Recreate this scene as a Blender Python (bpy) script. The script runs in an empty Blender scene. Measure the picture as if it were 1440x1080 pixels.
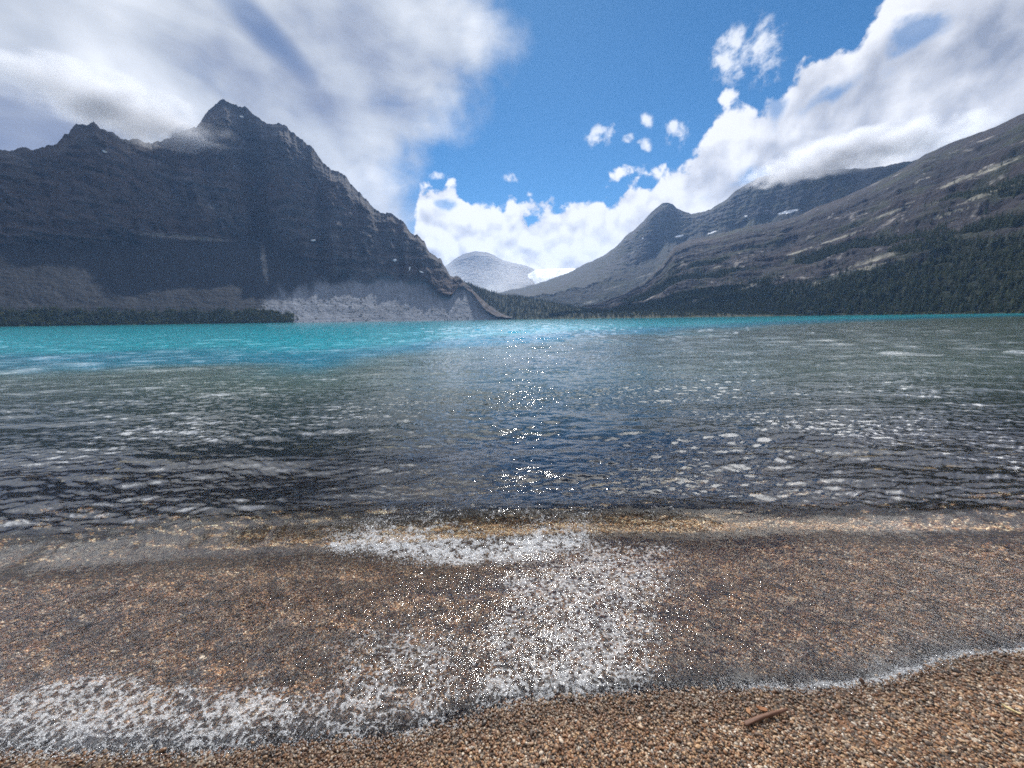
import bpy, math, random
import numpy as np

random.seed(7)
rng = np.random.default_rng(7)
scene = bpy.context.scene
COL = scene.collection
RAD = math.radians

# ------------------------------------------------------------------ camera
FPX, CXP, CYP = 520.0, 720.0, 540.0            # wide phone lens, 1440 x 1080 frame
PITCH, ROLL = RAD(9.95), RAD(0.78)
CAMH = 1.5
SUN_EL, SUN_AZ = 42.0, 3.0

def px2dir(x, y):
    a = (np.asarray(x, float) - CXP) / FPX
    b = (CYP - np.asarray(y, float)) / FPX
    sp, cp, sr, cr = math.sin(PITCH), math.cos(PITCH), math.sin(ROLL), math.cos(ROLL)
    R = (cr, -sp * sr, -cp * sr)
    U = (sr, sp * cr, cp * cr)
    F = (0.0, cp, -sp)
    return np.stack([F[i] + a * R[i] + b * U[i] for i in range(3)], -1)

def px2azel(x, y):
    d = px2dir(x, y)
    return np.arctan2(d[..., 0], d[..., 1]), np.arctan2(d[..., 2], np.hypot(d[..., 0], d[..., 1]))

def px2ground(x, y, z=0.0):
    d = px2dir(x, y)
    t = (z - CAMH) / d[..., 2]
    return d[..., 0] * t, d[..., 1] * t

def make_camera():
    cam = bpy.data.cameras.new('camera')
    cam.sensor_fit = 'HORIZONTAL'
    cam.sensor_width = 36.0
    cam.lens = FPX / 1440.0 * 36.0
    cam.clip_start = 0.05
    cam.clip_end = 60000.0
    o = bpy.data.objects.new('camera', cam)
    COL.objects.link(o)
    from mathutils import Matrix
    sp, cp, sr, cr = math.sin(PITCH), math.cos(PITCH), math.sin(ROLL), math.cos(ROLL)
    R = (cr, -sp * sr, -cp * sr); U = (sr, sp * cr, cp * cr); F = (0.0, cp, -sp)
    o.matrix_world = Matrix(((R[0], U[0], -F[0], 0), (R[1], U[1], -F[1], 0), (R[2], U[2], -F[2], CAMH), (0, 0, 0, 1)))
    scene.camera = o
make_camera()

# ------------------------------------------------------------------ numpy noise
class Perlin:
    def __init__(self, seed):
        r = np.random.default_rng(seed)
        p = r.permutation(256)
        self.p = np.concatenate([p, p, p]).astype(np.int32)
        g = r.normal(size=(256, 3)); g /= np.linalg.norm(g, axis=1)[:, None]
        self.g = g
    def __call__(self, x, y, z=0.0):
        x, y, z = np.broadcast_arrays(np.asarray(x, float), np.asarray(y, float), np.asarray(z, float))
        xi, yi, zi = np.floor(x).astype(np.int64), np.floor(y).astype(np.int64), np.floor(z).astype(np.int64)
        xf, yf, zf = x - xi, y - yi, z - zi
        xi &= 255; yi &= 255; zi &= 255
        f = lambda t: t * t * t * (t * (t * 6 - 15) + 10)
        u, v, w = f(xf), f(yf), f(zf)
        p, g = self.p, self.g
        def c(dx, dy, dz):
            h = p[p[p[xi + dx] + yi + dy] + zi + dz]
            gg = g[h]
            return gg[..., 0] * (xf - dx) + gg[..., 1] * (yf - dy) + gg[..., 2] * (zf - dz)
        def L(a, b, t): return a + (b - a) * t
        x0 = L(L(c(0, 0, 0), c(1, 0, 0), u), L(c(0, 1, 0), c(1, 1, 0), u), v)
        x1 = L(L(c(0, 0, 1), c(1, 0, 1), u), L(c(0, 1, 1), c(1, 1, 1), u), v)
        return L(x0, x1, w) * 1.5

PN = [Perlin(11 + i) for i in range(6)]
def fbm(x, y, z=0.0, o=5, gain=0.5, lac=2.03, k=0):
    s, a, f, n = 0.0, 1.0, 1.0, 0.0
    for i in range(o):
        s = s + a * PN[(k + i) % 6](x * f + 17.3 * i, y * f - 9.1 * i, z * f + 3.7 * i)
        n += a; a *= gain; f *= lac
    return s / n
def ridged(x, y, z=0.0, o=4, gain=0.5, lac=2.1, k=0):
    s, a, f, n = 0.0, 1.0, 1.0, 0.0
    for i in range(o):
        s = s + a * (1.0 - 2.0 * np.abs(PN[(k + i) % 6](x * f + 7.3 * i, y * f - 5.1 * i, z * f + 1.7 * i)))
        n += a; a *= gain; f *= lac
    return s / n
def sst(a, b, x):
    t = np.clip((x - a) / (b - a), 0, 1)
    return t * t * (3 - 2 * t)

# ------------------------------------------------------------------ helpers
def tag(o, label=None, cat=None, group=None, kind=None):
    if label: o['label'] = label
    if cat: o['category'] = cat
    if group: o['group'] = group
    if kind: o['kind'] = kind
    return o

def grid_mesh(name, P, mat, attrs=None, keep=None, flip=False):
    ny, nx = P.shape[:2]
    me = bpy.data.meshes.new(name)
    idx = np.arange(ny * nx).reshape(ny, nx)
    q = np.stack([idx[:-1, :-1], idx[:-1, 1:], idx[1:, 1:], idx[1:, :-1]], -1)
    if flip: q = q[..., ::-1]
    q = q.reshape(-1, 4)
    if keep is not None:
        k = keep[:-1, :-1] & keep[:-1, 1:] & keep[1:, 1:] & keep[1:, :-1]
        q = q[k.reshape(-1)]
    n = len(q)
    me.vertices.add(ny * nx)
    me.vertices.foreach_set('co', P.reshape(-1).astype(np.float32))
    me.loops.add(n * 4); me.polygons.add(n)
    me.loops.foreach_set('vertex_index', q.reshape(-1).astype(np.int32))
    me.polygons.foreach_set('loop_start', np.arange(0, n * 4, 4, dtype=np.int32))
    me.polygons.foreach_set('use_smooth', np.ones(n, dtype=bool))
    me.update(calc_edges=True)
    for k, v in (attrs or {}).items():
        a = me.attributes.new(k, 'FLOAT', 'POINT')
        a.data.foreach_set('value', np.ascontiguousarray(v, dtype=np.float32).reshape(-1))
    me.materials.append(mat)
    o = bpy.data.objects.new(name, me)
    COL.objects.link(o)
    return o

def py_mesh(name, verts, faces, mats, fm=None, smooth=False):
    me = bpy.data.meshes.new(name)
    me.from_pydata([tuple(v) for v in verts], [], faces)
    for m in mats: me.materials.append(m)
    if fm is not None: me.polygons.foreach_set('material_index', fm)
    if smooth: me.polygons.foreach_set('use_smooth', [True] * len(me.polygons))
    me.update()
    return me

class NT:
    """small node-tree writer"""
    def __init__(self, nt): self.nt = nt
    def n(self, t, **kw):
        nd = self.nt.nodes.new(t)
        for k, v in kw.items(): setattr(nd, k, v)
        return nd
    def put(self, sock, v):
        if v is None: return
        if isinstance(v, bpy.types.NodeSocket): self.nt.links.new(v, sock)
        else:
            if hasattr(sock, 'default_value') and sock.type == 'RGBA' and len(v) == 3: v = (*v, 1.0)
            sock.default_value = v
    def m(self, op, a, b=None, c=None, clamp=False):
        nd = self.n('ShaderNodeMath', operation=op, use_clamp=clamp)
        self.put(nd.inputs[0], a); self.put(nd.inputs[1], b); self.put(nd.inputs[2], c)
        return nd.outputs[0]
    def vm(self, op, a, b=None, scale=None):
        nd = self.n('ShaderNodeVectorMath', operation=op)
        self.put(nd.inputs[0], a); self.put(nd.inputs[1], b)
        if scale is not None: self.put(nd.inputs['Scale'], scale)
        return nd.outputs['Value'] if op in ('LENGTH', 'DOT_PRODUCT', 'DISTANCE') else nd.outputs[0]
    def sstep(self, a, b, x):
        nd = self.n('ShaderNodeMapRange', interpolation_type='SMOOTHSTEP')
        self.put(nd.inputs[0], x); self.put(nd.inputs[1], a); self.put(nd.inputs[2], b)
        return nd.outputs[0]
    def rng(self, x, a, b, c, d, clamp=True):
        nd = self.n('ShaderNodeMapRange', clamp=clamp)
        for i, v in enumerate((x, a, b, c, d)): self.put(nd.inputs[i], v)
        return nd.outputs[0]
    def noise(self, vec, scale, detail=4, rough=0.5, dist=0.0, dims='3D', lac=2.0):
        nd = self.n('ShaderNodeTexNoise', noise_dimensions=dims)
        self.put(nd.inputs['Vector'], vec)
        nd.inputs['Scale'].default_value = scale; nd.inputs['Detail'].default_value = detail
        nd.inputs['Roughness'].default_value = rough; nd.inputs['Distortion'].default_value = dist
        nd.inputs['Lacunarity'].default_value = lac
        return nd.outputs[0]
    def voro(self, vec, scale, feature='F1', out='Distance', rnd=1.0):
        nd = self.n('ShaderNodeTexVoronoi', feature=feature)
        self.put(nd.inputs['Vector'], vec); nd.inputs['Scale'].default_value = scale
        nd.inputs['Randomness'].default_value = rnd
        return nd.outputs[out]
    def mapv(self, vec, scale=(1, 1, 1), rot=(0, 0, 0), loc=(0, 0, 0)):
        nd = self.n('ShaderNodeMapping')
        self.put(nd.inputs[0], vec)
        nd.inputs['Scale'].default_value = scale; nd.inputs['Rotation'].default_value = rot
        nd.inputs['Location'].default_value = loc
        return nd.outputs[0]
    def mix(self, f, a, b, blend='MIX'):
        nd = self.n('ShaderNodeMix', data_type='RGBA', blend_type=blend)
        self.put(nd.inputs[0], f); self.put(nd.inputs[6], a); self.put(nd.inputs[7], b)
        return nd.outputs[2]
    def ramp(self, f, stops, interp='LINEAR'):
        nd = self.n('ShaderNodeValToRGB')
        cr = nd.color_ramp; cr.interpolation = interp
        while len(cr.elements) < len(stops): cr.elements.new(0.5)
        for e, (p, c) in zip(cr.elements, stops):
            e.position = p; e.color = (*c, 1.0)
        self.put(nd.inputs[0], f)
        return nd.outputs[0]
    def attr(self, name, typ='GEOMETRY', out='Fac'):
        nd = self.n('ShaderNodeAttribute', attribute_type=typ, attribute_name=name)
        return nd.outputs[out]
    def curve(self, x, pts, x0, x1, y0, y1):
        """y(x) through pts, as a Float Curve"""
        t = self.rng(x, x0, x1, 0, 1)
        nd = self.n('ShaderNodeFloatCurve')
        c = nd.mapping.curves[0]
        P = sorted(((p - x0) / (x1 - x0), (q - y0) / (y1 - y0)) for p, q in pts)
        c.points[0].location = P[0]; c.points[1].location = P[-1]
        for p in P[1:-1]: c.points.new(*p)
        for p in c.points: p.handle_type = 'VECTOR'
        nd.mapping.update()
        self.put(nd.inputs['Value'], t)
        return self.rng(nd.outputs[0], 0, 1, y0, y1, clamp=False)
    def bump(self, h, strength, dist, normal=None):
        nd = self.n('ShaderNodeBump')
        nd.inputs['Strength'].default_value = strength; nd.inputs['Distance'].default_value = dist
        self.put(nd.inputs['Height'], h); self.put(nd.inputs['Normal'], normal)
        return nd.outputs[0]

def new_mat(name):
    m = bpy.data.materials.new(name); m.use_nodes = True
    m.node_tree.nodes.clear()
    t = NT(m.node_tree)
    out = t.n('ShaderNodeOutputMaterial')
    return m, t, out
def principled(t, out, color, rough=0.8, normal=None, spec=0.3, **kw):
    b = t.n('ShaderNodeBsdfPrincipled')
    t.put(b.inputs['Base Color'], color); t.put(b.inputs['Roughness'], rough)
    t.put(b.inputs['Specular IOR Level'], spec); t.put(b.inputs['Normal'], normal)
    for k, v in kw.items(): t.put(b.inputs[k], v)
    t.put(out.inputs['Surface'], b.outputs[0])
    return b

def scatter(name, pts, rot, scl, idx, variants, extra=None):
    """one object of instanced little pieces (uncountable stuff)"""
    me = bpy.data.meshes.new(name)
    n = len(pts)
    me.vertices.add(n); me.vertices.foreach_set('co', np.asarray(pts, np.float32).reshape(-1))
    for k, v in (('rot', rot), ('scl', scl)):
        a = me.attributes.new(k, 'FLOAT_VECTOR', 'POINT'); a.data.foreach_set('vector', np.asarray(v, np.float32).reshape(-1))
    a = me.attributes.new('idx', 'INT', 'POINT'); a.data.foreach_set('value', np.asarray(idx, np.int32))
    for k, v in (extra or {}).items():
        a = me.attributes.new(k, 'FLOAT', 'POINT'); a.data.foreach_set('value', np.asarray(v, np.float32))
    o = bpy.data.objects.new(name, me); COL.objects.link(o)
    c = bpy.data.collections.new(name + '_kinds')
    for i, vm in enumerate(variants): c.objects.link(bpy.data.objects.new('%s_kind_%02d' % (name, i), vm))
    g = bpy.data.node_groups.new(name + '_scatter', 'GeometryNodeTree')
    g.interface.new_socket('Geometry', in_out='INPUT', socket_type='NodeSocketGeometry')
    g.interface.new_socket('Geometry', in_out='OUTPUT', socket_type='NodeSocketGeometry')
    gi, go = g.nodes.new('NodeGroupInput'), g.nodes.new('NodeGroupOutput')
    ip = g.nodes.new('GeometryNodeInstanceOnPoints')
    ci = g.nodes.new('GeometryNodeCollectionInfo')
    ci.inputs['Collection'].default_value = c
    ci.inputs['Separate Children'].default_value = True; ci.inputs['Reset Children'].default_value = True
    ip.inputs['Pick Instance'].default_value = True
    def na(nm, dt):
        q = g.nodes.new('GeometryNodeInputNamedAttribute'); q.data_type = dt
        q.inputs['Name'].default_value = nm
        return [s for s in q.outputs if s.enabled and s.name == 'Attribute'][0]
    L = g.links.new
    L(gi.outputs[0], ip.inputs['Points']); L(ci.outputs[0], ip.inputs['Instance'])
    L(na('idx', 'INT'), ip.inputs['Instance Index'])
    L(na('rot', 'FLOAT_VECTOR'), ip.inputs['Rotation']); L(na('scl', 'FLOAT_VECTOR'), ip.inputs['Scale'])
    L(ip.outputs[0], go.inputs[0])
    md = o.modifiers.new('scatter', 'NODES'); md.node_group = g
    return o

# ================================================================== SKY + SUN
def deg_pts(pts):
    az, el = px2azel([p[0] for p in pts], [p[1] for p in pts])
    return np.degrees(az), np.degrees(el)

WORLD_STRENGTH = 0.1
SKY_GAIN = 1.0
CLOUD_GAIN = 0.74

def build_world():
    w = bpy.data.worlds.new('World'); scene.world = w
    w.use_nodes = True
    w.node_tree.nodes.clear()
    t = NT(w.node_tree)
    out = t.n('ShaderNodeOutputWorld'); bg = t.n('ShaderNodeBackground')
    t.put(out.inputs[0], bg.outputs[0])
    sky = t.n('ShaderNodeTexSky', sky_type='NISHITA')
    sky.sun_disc = False
    sky.sun_elevation = RAD(SUN_EL); sky.sun_rotation = RAD(SUN_AZ)
    sky.altitude = 1900; sky.air_density = 1.0; sky.dust_density = 0.25; sky.ozone_density = 1.5
    D = t.n('ShaderNodeTexCoord').outputs['Generated']
    sep = t.n('ShaderNodeSeparateXYZ'); t.put(sep.inputs[0], D)
    X, Y, Z = sep.outputs
    az = t.m('MULTIPLY', t.m('ARCTAN2', X, Y), 57.2958)
    el = t.m('MULTIPLY', t.m('ARCSINE', Z), 57.2958)
    AE = t.n('ShaderNodeCombineXYZ'); t.put(AE.inputs[0], az); t.put(AE.inputs[1], el); AE = AE.outputs[0]
    # soft warp so that cloud outlines billow
    wn = t.n('ShaderNodeTexNoise'); t.put(wn.inputs['Vector'], D); wn.inputs['Scale'].default_value = 5.0
    wn.inputs['Detail'].default_value = 3.0
    warp = t.vm('SCALE', t.vm('SUBTRACT', wn.outputs['Color'], (0.5, 0.5, 0.5)), scale=0.06)
    Dw = t.vm('ADD', D, warp)
    n_big = t.noise(Dw, 5.5, 6, 0.54)
    n_puff = t.noise(Dw, 15.0, 6, 0.56)
    n_soft = t.noise(Dw, 11.0, 2, 0.5)
    sd = (math.sin(RAD(SUN_AZ)) * math.cos(RAD(SUN_EL)), math.cos(RAD(SUN_AZ)) * math.cos(RAD(SUN_EL)), math.sin(RAD(SUN_EL)))
    tow = t.vm('NORMALIZE', t.vm('SUBTRACT', sd, D))
    off = t.vm('ADD', Dw, t.vm('SCALE', tow, scale=0.030))
    n_soft2 = t.noise(off, 11.0, 2, 0.5)
    off2 = t.vm('ADD', Dw, t.vm('SCALE', tow, scale=0.06))
    n_big2 = t.noise(off2, 5.5, 3, 0.5)
    n_big3 = t.noise(Dw, 5.5, 3, 0.5)
    # streaks of the high deck, running down to the right
    S = t.mapv(AE, scale=(0.030, 0.085, 1.0), rot=(0, 0, RAD(27)))
    S = t.vm('ADD', S, t.vm('SCALE', warp, scale=6.5))
    n_str = t.noise(S, 2.0, 5, 0.52, 0.25)
    n_str2 = t.noise(t.vm('ADD', S, (7.1, 3.3, 1.2)), 1.1, 3, 0.5, 0.3)

    # --- low bank of cumulus: its upper edge as elevation over azimuth
    top = [(560, 262), (592, 258), (612, 262), (640, 256), (660, 282), (690, 284), (720, 274), (760, 276), (800, 272), (830, 264), (858, 262), (880, 252), (905, 262), (925, 250),
           (945, 222), (965, 208), (985, 180), (1000, 152), (1025, 140), (1062, 142), (1085, 128), (1110, 108), (1130, 62), (1165, 40), (1205, 36), (1225, 12), (1245, -20), (1290, -90), (1400, -150), (1500, -190)]
    a, e = deg_pts(top)
    pts = [(-90, 5), (-30, 8), (-14, 12)] + [(x, y) for x, y in zip(a, e) if x > -13] + [(75, 62), (90, 66)]
    e_top = t.curve(az, pts, -90, 90, -10, 80)
    d_bank = t.m('DIVIDE', t.m('SUBTRACT', e_top, el), 3.2)
    # --- high deck on the left: its right edge as azimuth over elevation
    edge = [(735, -260), (700, -120), (668, 0), (685, 30), (702, 60), (692, 90), (680, 125), (672, 160), (640, 195), (600, 212), (580, 240), (572, 262), (590, 300), (620, 345), (640, 400)]
    a, e = deg_pts(edge)
    pts = [(p, q) for p, q in zip(e, a)] + [(0, -2), (90, 0)]
    a_edge = t.curve(el, pts, 0, 90, -60, 60)
    d_deck = t.m('DIVIDE', t.m('SUBTRACT', a_edge, az), 4.5)
    # behind the viewer the sky is mostly clear
    d_deck = t.m('SUBTRACT', d_deck, t.rng(Y, 0.25, -0.25, 0.0, 3.6))
    # unseen cloud veil added above the frame to brighten the water's reflections
    e_lo = t.m('SUBTRACT', 40.0, t.m('MULTIPLY', t.m('POWER', t.m('DIVIDE', t.m('MINIMUM', t.m('ABSOLUTE', az), 60.0), 55.0), 2.0), 12.0))
    d_high = t.m('DIVIDE', t.m('SUBTRACT', el, e_lo), 6.0)
    d_high = t.m('MINIMUM', d_high, t.m('DIVIDE', t.m('SUBTRACT', 62.0, el), 8.0))
    d_high = t.m('SUBTRACT', d_high, t.rng(Y, 0.15, -0.25, 0.0, 3.6))

    nb = t.m('MULTIPLY', t.m('SUBTRACT', n_puff, 0.5), 4.2)
    nbb = t.m('MULTIPLY', t.m('SUBTRACT', n_big, 0.5), 2.6)
    vb1 = t.voro(Dw, 11.0, 'F1'); vb2 = t.voro(Dw, 27.0, 'F1')
    bil = t.m('ADD', t.m('MULTIPLY', t.m('SUBTRACT', 0.42, vb1), 1.0), t.m('MULTIPLY', t.m('SUBTRACT', 0.42, vb2), 0.6))
    nb = t.m('ADD', t.m('MULTIPLY', nb, 0.95), t.m('MULTIPLY', bil, 0.75))
    v_bank = t.m('ADD', t.m('MINIMUM', d_bank, 2.6), t.m('ADD', nb, nbb))
    m_bank = t.sstep(-0.08, 0.36, v_bank)
    v_deck = t.m('ADD', t.m('MINIMUM', d_deck, 1.9), t.m('ADD', t.m('MULTIPLY', t.m('SUBTRACT', n_big, 0.5), 4.4), t.m('MULTIPLY', t.m('SUBTRACT', n_puff, 0.5), 1.6)))
    v_deck = t.m('ADD', v_deck, t.m('MULTIPLY', t.m('SUBTRACT', n_str, 0.5), 2.2))
    m_deck = t.sstep(-0.9, 1.5, v_deck)
    v_high = t.m('ADD', t.m('MINIMUM', d_high, 1.5), t.m('ADD', nbb, t.m('MULTIPLY', t.m('SUBTRACT', n_puff, 0.5), 2.0)))
    m_high = t.sstep(-0.3, 1.0, v_high)
    # blue gaps
    def blob(px, py, rx, ry, rot=0.0):
        a0, e0 = deg_pts([(px, py)])
        v = t.vm('SUBTRACT', AE, (float(a0[0]), float(e0[0]), 0.0))
        v = t.mapv(v, rot=(0, 0, RAD(rot)))
        v = t.vm('MULTIPLY', v, (1.0 / rx, 1.0 / ry, 0.0))
        return t.m('SUBTRACT', 1.0, t.vm('LENGTH', v))
    holes = None
    for h in ((1180, 130, 3.2, 1.0, -8), (1290, 47, 2.6, 1.0, -12), (1092, 148, 1.1, 1.4, 0),
              (625, 288, 1.7, 0.7, 0), (1045, 255, 2.6, 1.0, -20)):
        b = blob(*h)
        holes = b if holes is None else t.m('MAXIMUM', holes, b)
    holes = t.sstep(-0.35, 0.85, t.m('ADD', holes, t.m('MULTIPLY', t.m('SUBTRACT', n_puff, 0.5), 5.0)))
    # dark opening in the deck at the top left
    gap = t.m('ADD', blob(368, 38, 6.6, 1.7, 33), t.m('MULTIPLY', t.m('SUBTRACT', n_str, 0.5), 1.6))
    gap = t.sstep(-0.25, 0.75, gap)
    # loose scraps
    scr = None
    for h in ((845, 190, 2.6, 1.3, -8), (884, 194, 1.0, 0.6, 0), (910, 171, 1.2, 0.8, 30), (905, 204, 1.2, 0.9, 30), (952, 184, 1.6, 2.0, 0),
              (720, 250, 1.4, 0.8, 0), (617, 247, 1.6, 0.7, 0), (1030, 76, 3.4, 2.4, 28), (1075, 76, 2.2, 3.4, -20)):
        b = blob(*h)
        scr = b if scr is None else t.m('MAXIMUM', scr, b)
    n_fine = t.noise(Dw, 34.0, 5, 0.6)
    m_scr = t.sstep(-0.10, 1.15, t.m('ADD', t.m('MULTIPLY', t.m('MINIMUM', scr, 0.6), 1.3), t.m('ADD', t.m('MULTIPLY', t.m('SUBTRACT', n_fine, 0.55), 4.0), t.m('MULTIPLY', t.m('SUBTRACT', n_puff, 0.5), 2.0))))
    m_scr = t.m('MULTIPLY', m_scr, t.sstep(-0.30, 0.35, scr))

    # --- brightness
    rim = t.m('SUBTRACT', n_soft, n_soft2)
    rimb = t.m('SUBTRACT', n_big3, n_big2)
    offv = t.vm('ADD', Dw, t.vm('SCALE', tow, scale=0.018))
    bil2 = t.m('ADD', t.m('MULTIPLY', t.m('SUBTRACT', 0.42, t.voro(offv, 11.0, 'F1')), 1.0), t.m('MULTIPLY', t.m('SUBTRACT', 0.42, t.voro(offv, 27.0, 'F1')), 0.6))
    # grey underside of the bank, thick parts
    under = t.sstep(1.0, 7.0, t.m('MULTIPLY', d_bank, 3.2))
    under = t.m('MULTIPLY', under, t.rng(az, 14, 42, 0.10, 1.0))
    lb = t.m('ADD', 0.93, t.m('MULTIPLY', t.m('SUBTRACT', bil, bil2), t.rng(az, 8.0, 40.0, 0.55, 0.18)))
    lb = t.m('ADD', lb, t.m('MULTIPLY', bil, 0.10))
    lb = t.m('ADD', lb, t.m('MULTIPLY', t.m('SUBTRACT', n_puff, 0.5), 1.0))
    lb = t.m('ADD', lb, t.m('MULTIPLY', rimb, 0.6))
    lb = t.m('SUBTRACT', lb, t.m('MULTIPLY', under, t.rng(n_big3, 0.35, 0.66, 0.55, 0.10)))
    lb = t.m('MINIMUM', t.m('MAXIMUM', lb, 0.36), 1.12)
    c_bank = t.mix(t.rng(lb, 0.38, 0.95, 0, 1), (0.33, 0.36, 0.44), (0.98, 0.98, 1.0))
    c_bank = t.mix(1.0, c_bank, t.ramp(t.rng(lb, 0.3, 1.12, 0, 1), [(0, (0.9, 0.9, 0.9)), (1, (1, 1, 1))]), 'MULTIPLY')
    # deck: bright towards the sun and along streaks, slate blue at the far left
    ld = t.m('ADD', 0.60, t.m('MULTIPLY', t.m('SUBTRACT', n_str, 0.5), 0.9))
    ld = t.m('ADD', ld, t.m('MULTIPLY', t.m('SUBTRACT', n_str2, 0.5), 0.5))
    ld = t.m('ADD', ld, t.m('MULTIPLY', rimb, 0.9))
    dk = t.m('MAXIMUM', t.sstep(-0.3, 0.9, blob(-40, 190, 17, 6.5, -10)), t.m('MULTIPLY', gap, 0.9))
    ld = t.m('SUBTRACT', ld, t.m('MULTIPLY', dk, 0.33))
    br = t.sstep(-0.6, 0.8, blob(270, 175, 14, 5, 12))
    ld = t.m('ADD', ld, t.m('MULTIPLY', br, 0.14))
    br2 = t.sstep(-0.5, 0.9, blob(650, 110, 8, 9, 0))
    ld = t.m('ADD', ld, t.m('MULTIPLY', br2, 0.20))
    c_deck = t.ramp(ld, [(0.12, (0.16, 0.19, 0.30)), (0.34, (0.30, 0.33, 0.42)), (0.60, (0.57, 0.60, 0.65)), (0.95, (0.92, 0.94, 0.97))])
    c_high = t.mix(t.rng(n_big, 0.3, 0.7, 0, 1), (0.86, 0.87, 0.88), (0.62, 0.64, 0.67))

    skyc = t.mix(1.0, sky.outputs[0], (WORLD_STRENGTH * SKY_GAIN * 0.50, WORLD_STRENGTH * SKY_GAIN * 0.76, WORLD_STRENGTH * SKY_GAIN * 0.88), 'MULTIPLY')
    hs = t.n('ShaderNodeHueSaturation'); hs.inputs['Saturation'].default_value = 1.15
    t.put(hs.inputs['Color'], skyc); skyc = hs.outputs[0]
    # clouds are given in scene radiance
    c = t.mix(m_high, skyc, c_high)
    c = t.mix(t.m('MULTIPLY', m_deck, t.m('SUBTRACT', 1.0, t.m('MULTIPLY', gap, 0.25))), c, c_deck)
    c = t.mix(t.m('MULTIPLY', m_scr, 0.92), c, (0.93, 0.95, 0.99))
    c = t.mix(t.m('MULTIPLY', m_bank, t.m('SUBTRACT', 1.0, t.m('MULTIPLY', holes, 0.72))), c, c_bank)
    # added veil boosted far above the other cloud, to brighten the water
    veil_boost = t.m('MULTIPLY', m_high, t.m('MULTIPLY', t.sstep(-4.0, 22.0, t.m('SUBTRACT', el, e_lo)), t.rng(t.m('ABSOLUTE', t.m('SUBTRACT', az, 2.0)), 2.0, 40.0, 0.52, 1.0)))
    veil_boost = t.m('MULTIPLY', t.m('MULTIPLY', veil_boost, t.sstep(-0.2, 0.3, Y)), t.sstep(62.0, 46.0, el))
    c = t.vm('SCALE', c, scale=t.m('ADD', CLOUD_GAIN, t.m('MULTIPLY', veil_boost, 4.3)))
    # below the horizon: plain dim land
    c = t.mix(t.sstep(-1.0, -6.0, el), c, (0.10, 0.13, 0.14))
    c = t.vm('SCALE', c, scale=1.0 / WORLD_STRENGTH)
    t.put(bg.inputs['Color'], c)
    bg.inputs['Strength'].default_value = WORLD_STRENGTH
    w.cycles.sampling_method = 'MANUAL'
    w.cycles.sample_map_resolution = 1024


build_world()

def build_sun():
    l = bpy.data.lights.new('sun', 'SUN')
    l.energy = 5.0; l.angle = RAD(0.5); l.color = (1.0, 0.95, 0.87)
    o = bpy.data.objects.new('sun', l); COL.objects.link(o)
    o.rotation_euler = (RAD(90 - SUN_EL), 0, RAD(180 - SUN_AZ))
    from mathutils import Vector
    e, a = RAD(SUN_EL), RAD(SUN_AZ)
    d = Vector((math.sin(a) * math.cos(e), math.cos(a) * math.cos(e), math.sin(e)))
    o.rotation_euler = d.to_track_quat('Z', 'Y').to_euler()
build_sun()

scene.view_settings.view_transform = 'Standard'
scene.view_settings.look = 'None'
scene.view_settings.exposure = 0.45
scene.view_settings.gamma = 1.0
scene.cycles.use_denoising = False
scene.cycles.denoiser = 'OPENIMAGEDENOISE'
scene.cycles.denoising_input_passes = 'RGB_ALBEDO_NORMAL'
scene.cycles.denoising_prefilter = 'FAST'
scene.cycles.max_bounces = 5
scene.cycles.diffuse_bounces = 2
scene.cycles.glossy_bounces = 3
scene.cycles.volume_bounces = 1
scene.cycles.transparent_max_bounces = 10
scene.cycles.caustics_reflective = False
scene.cycles.caustics_refractive = False
scene.cycles.sample_clamp_indirect = 4.0

# ================================================================== MOUNTAINS
def curve_azel(pts):
    """px outline -> (azimuth, elevation) samples, sorted"""
    x = np.array([p[0] for p in pts], float); y = np.array([p[1] for p in pts], float)
    a, e = px2azel(x, y)
    k = np.argsort(a)
    return a[k], e[k]
def by_az(pts, A):
    """(px at the horizon, value) -> value at azimuth"""
    a, _ = px2azel([p[0] for p in pts], [448.0] * len(pts))
    return np.interp(A, a, [p[1] for p in pts])

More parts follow.
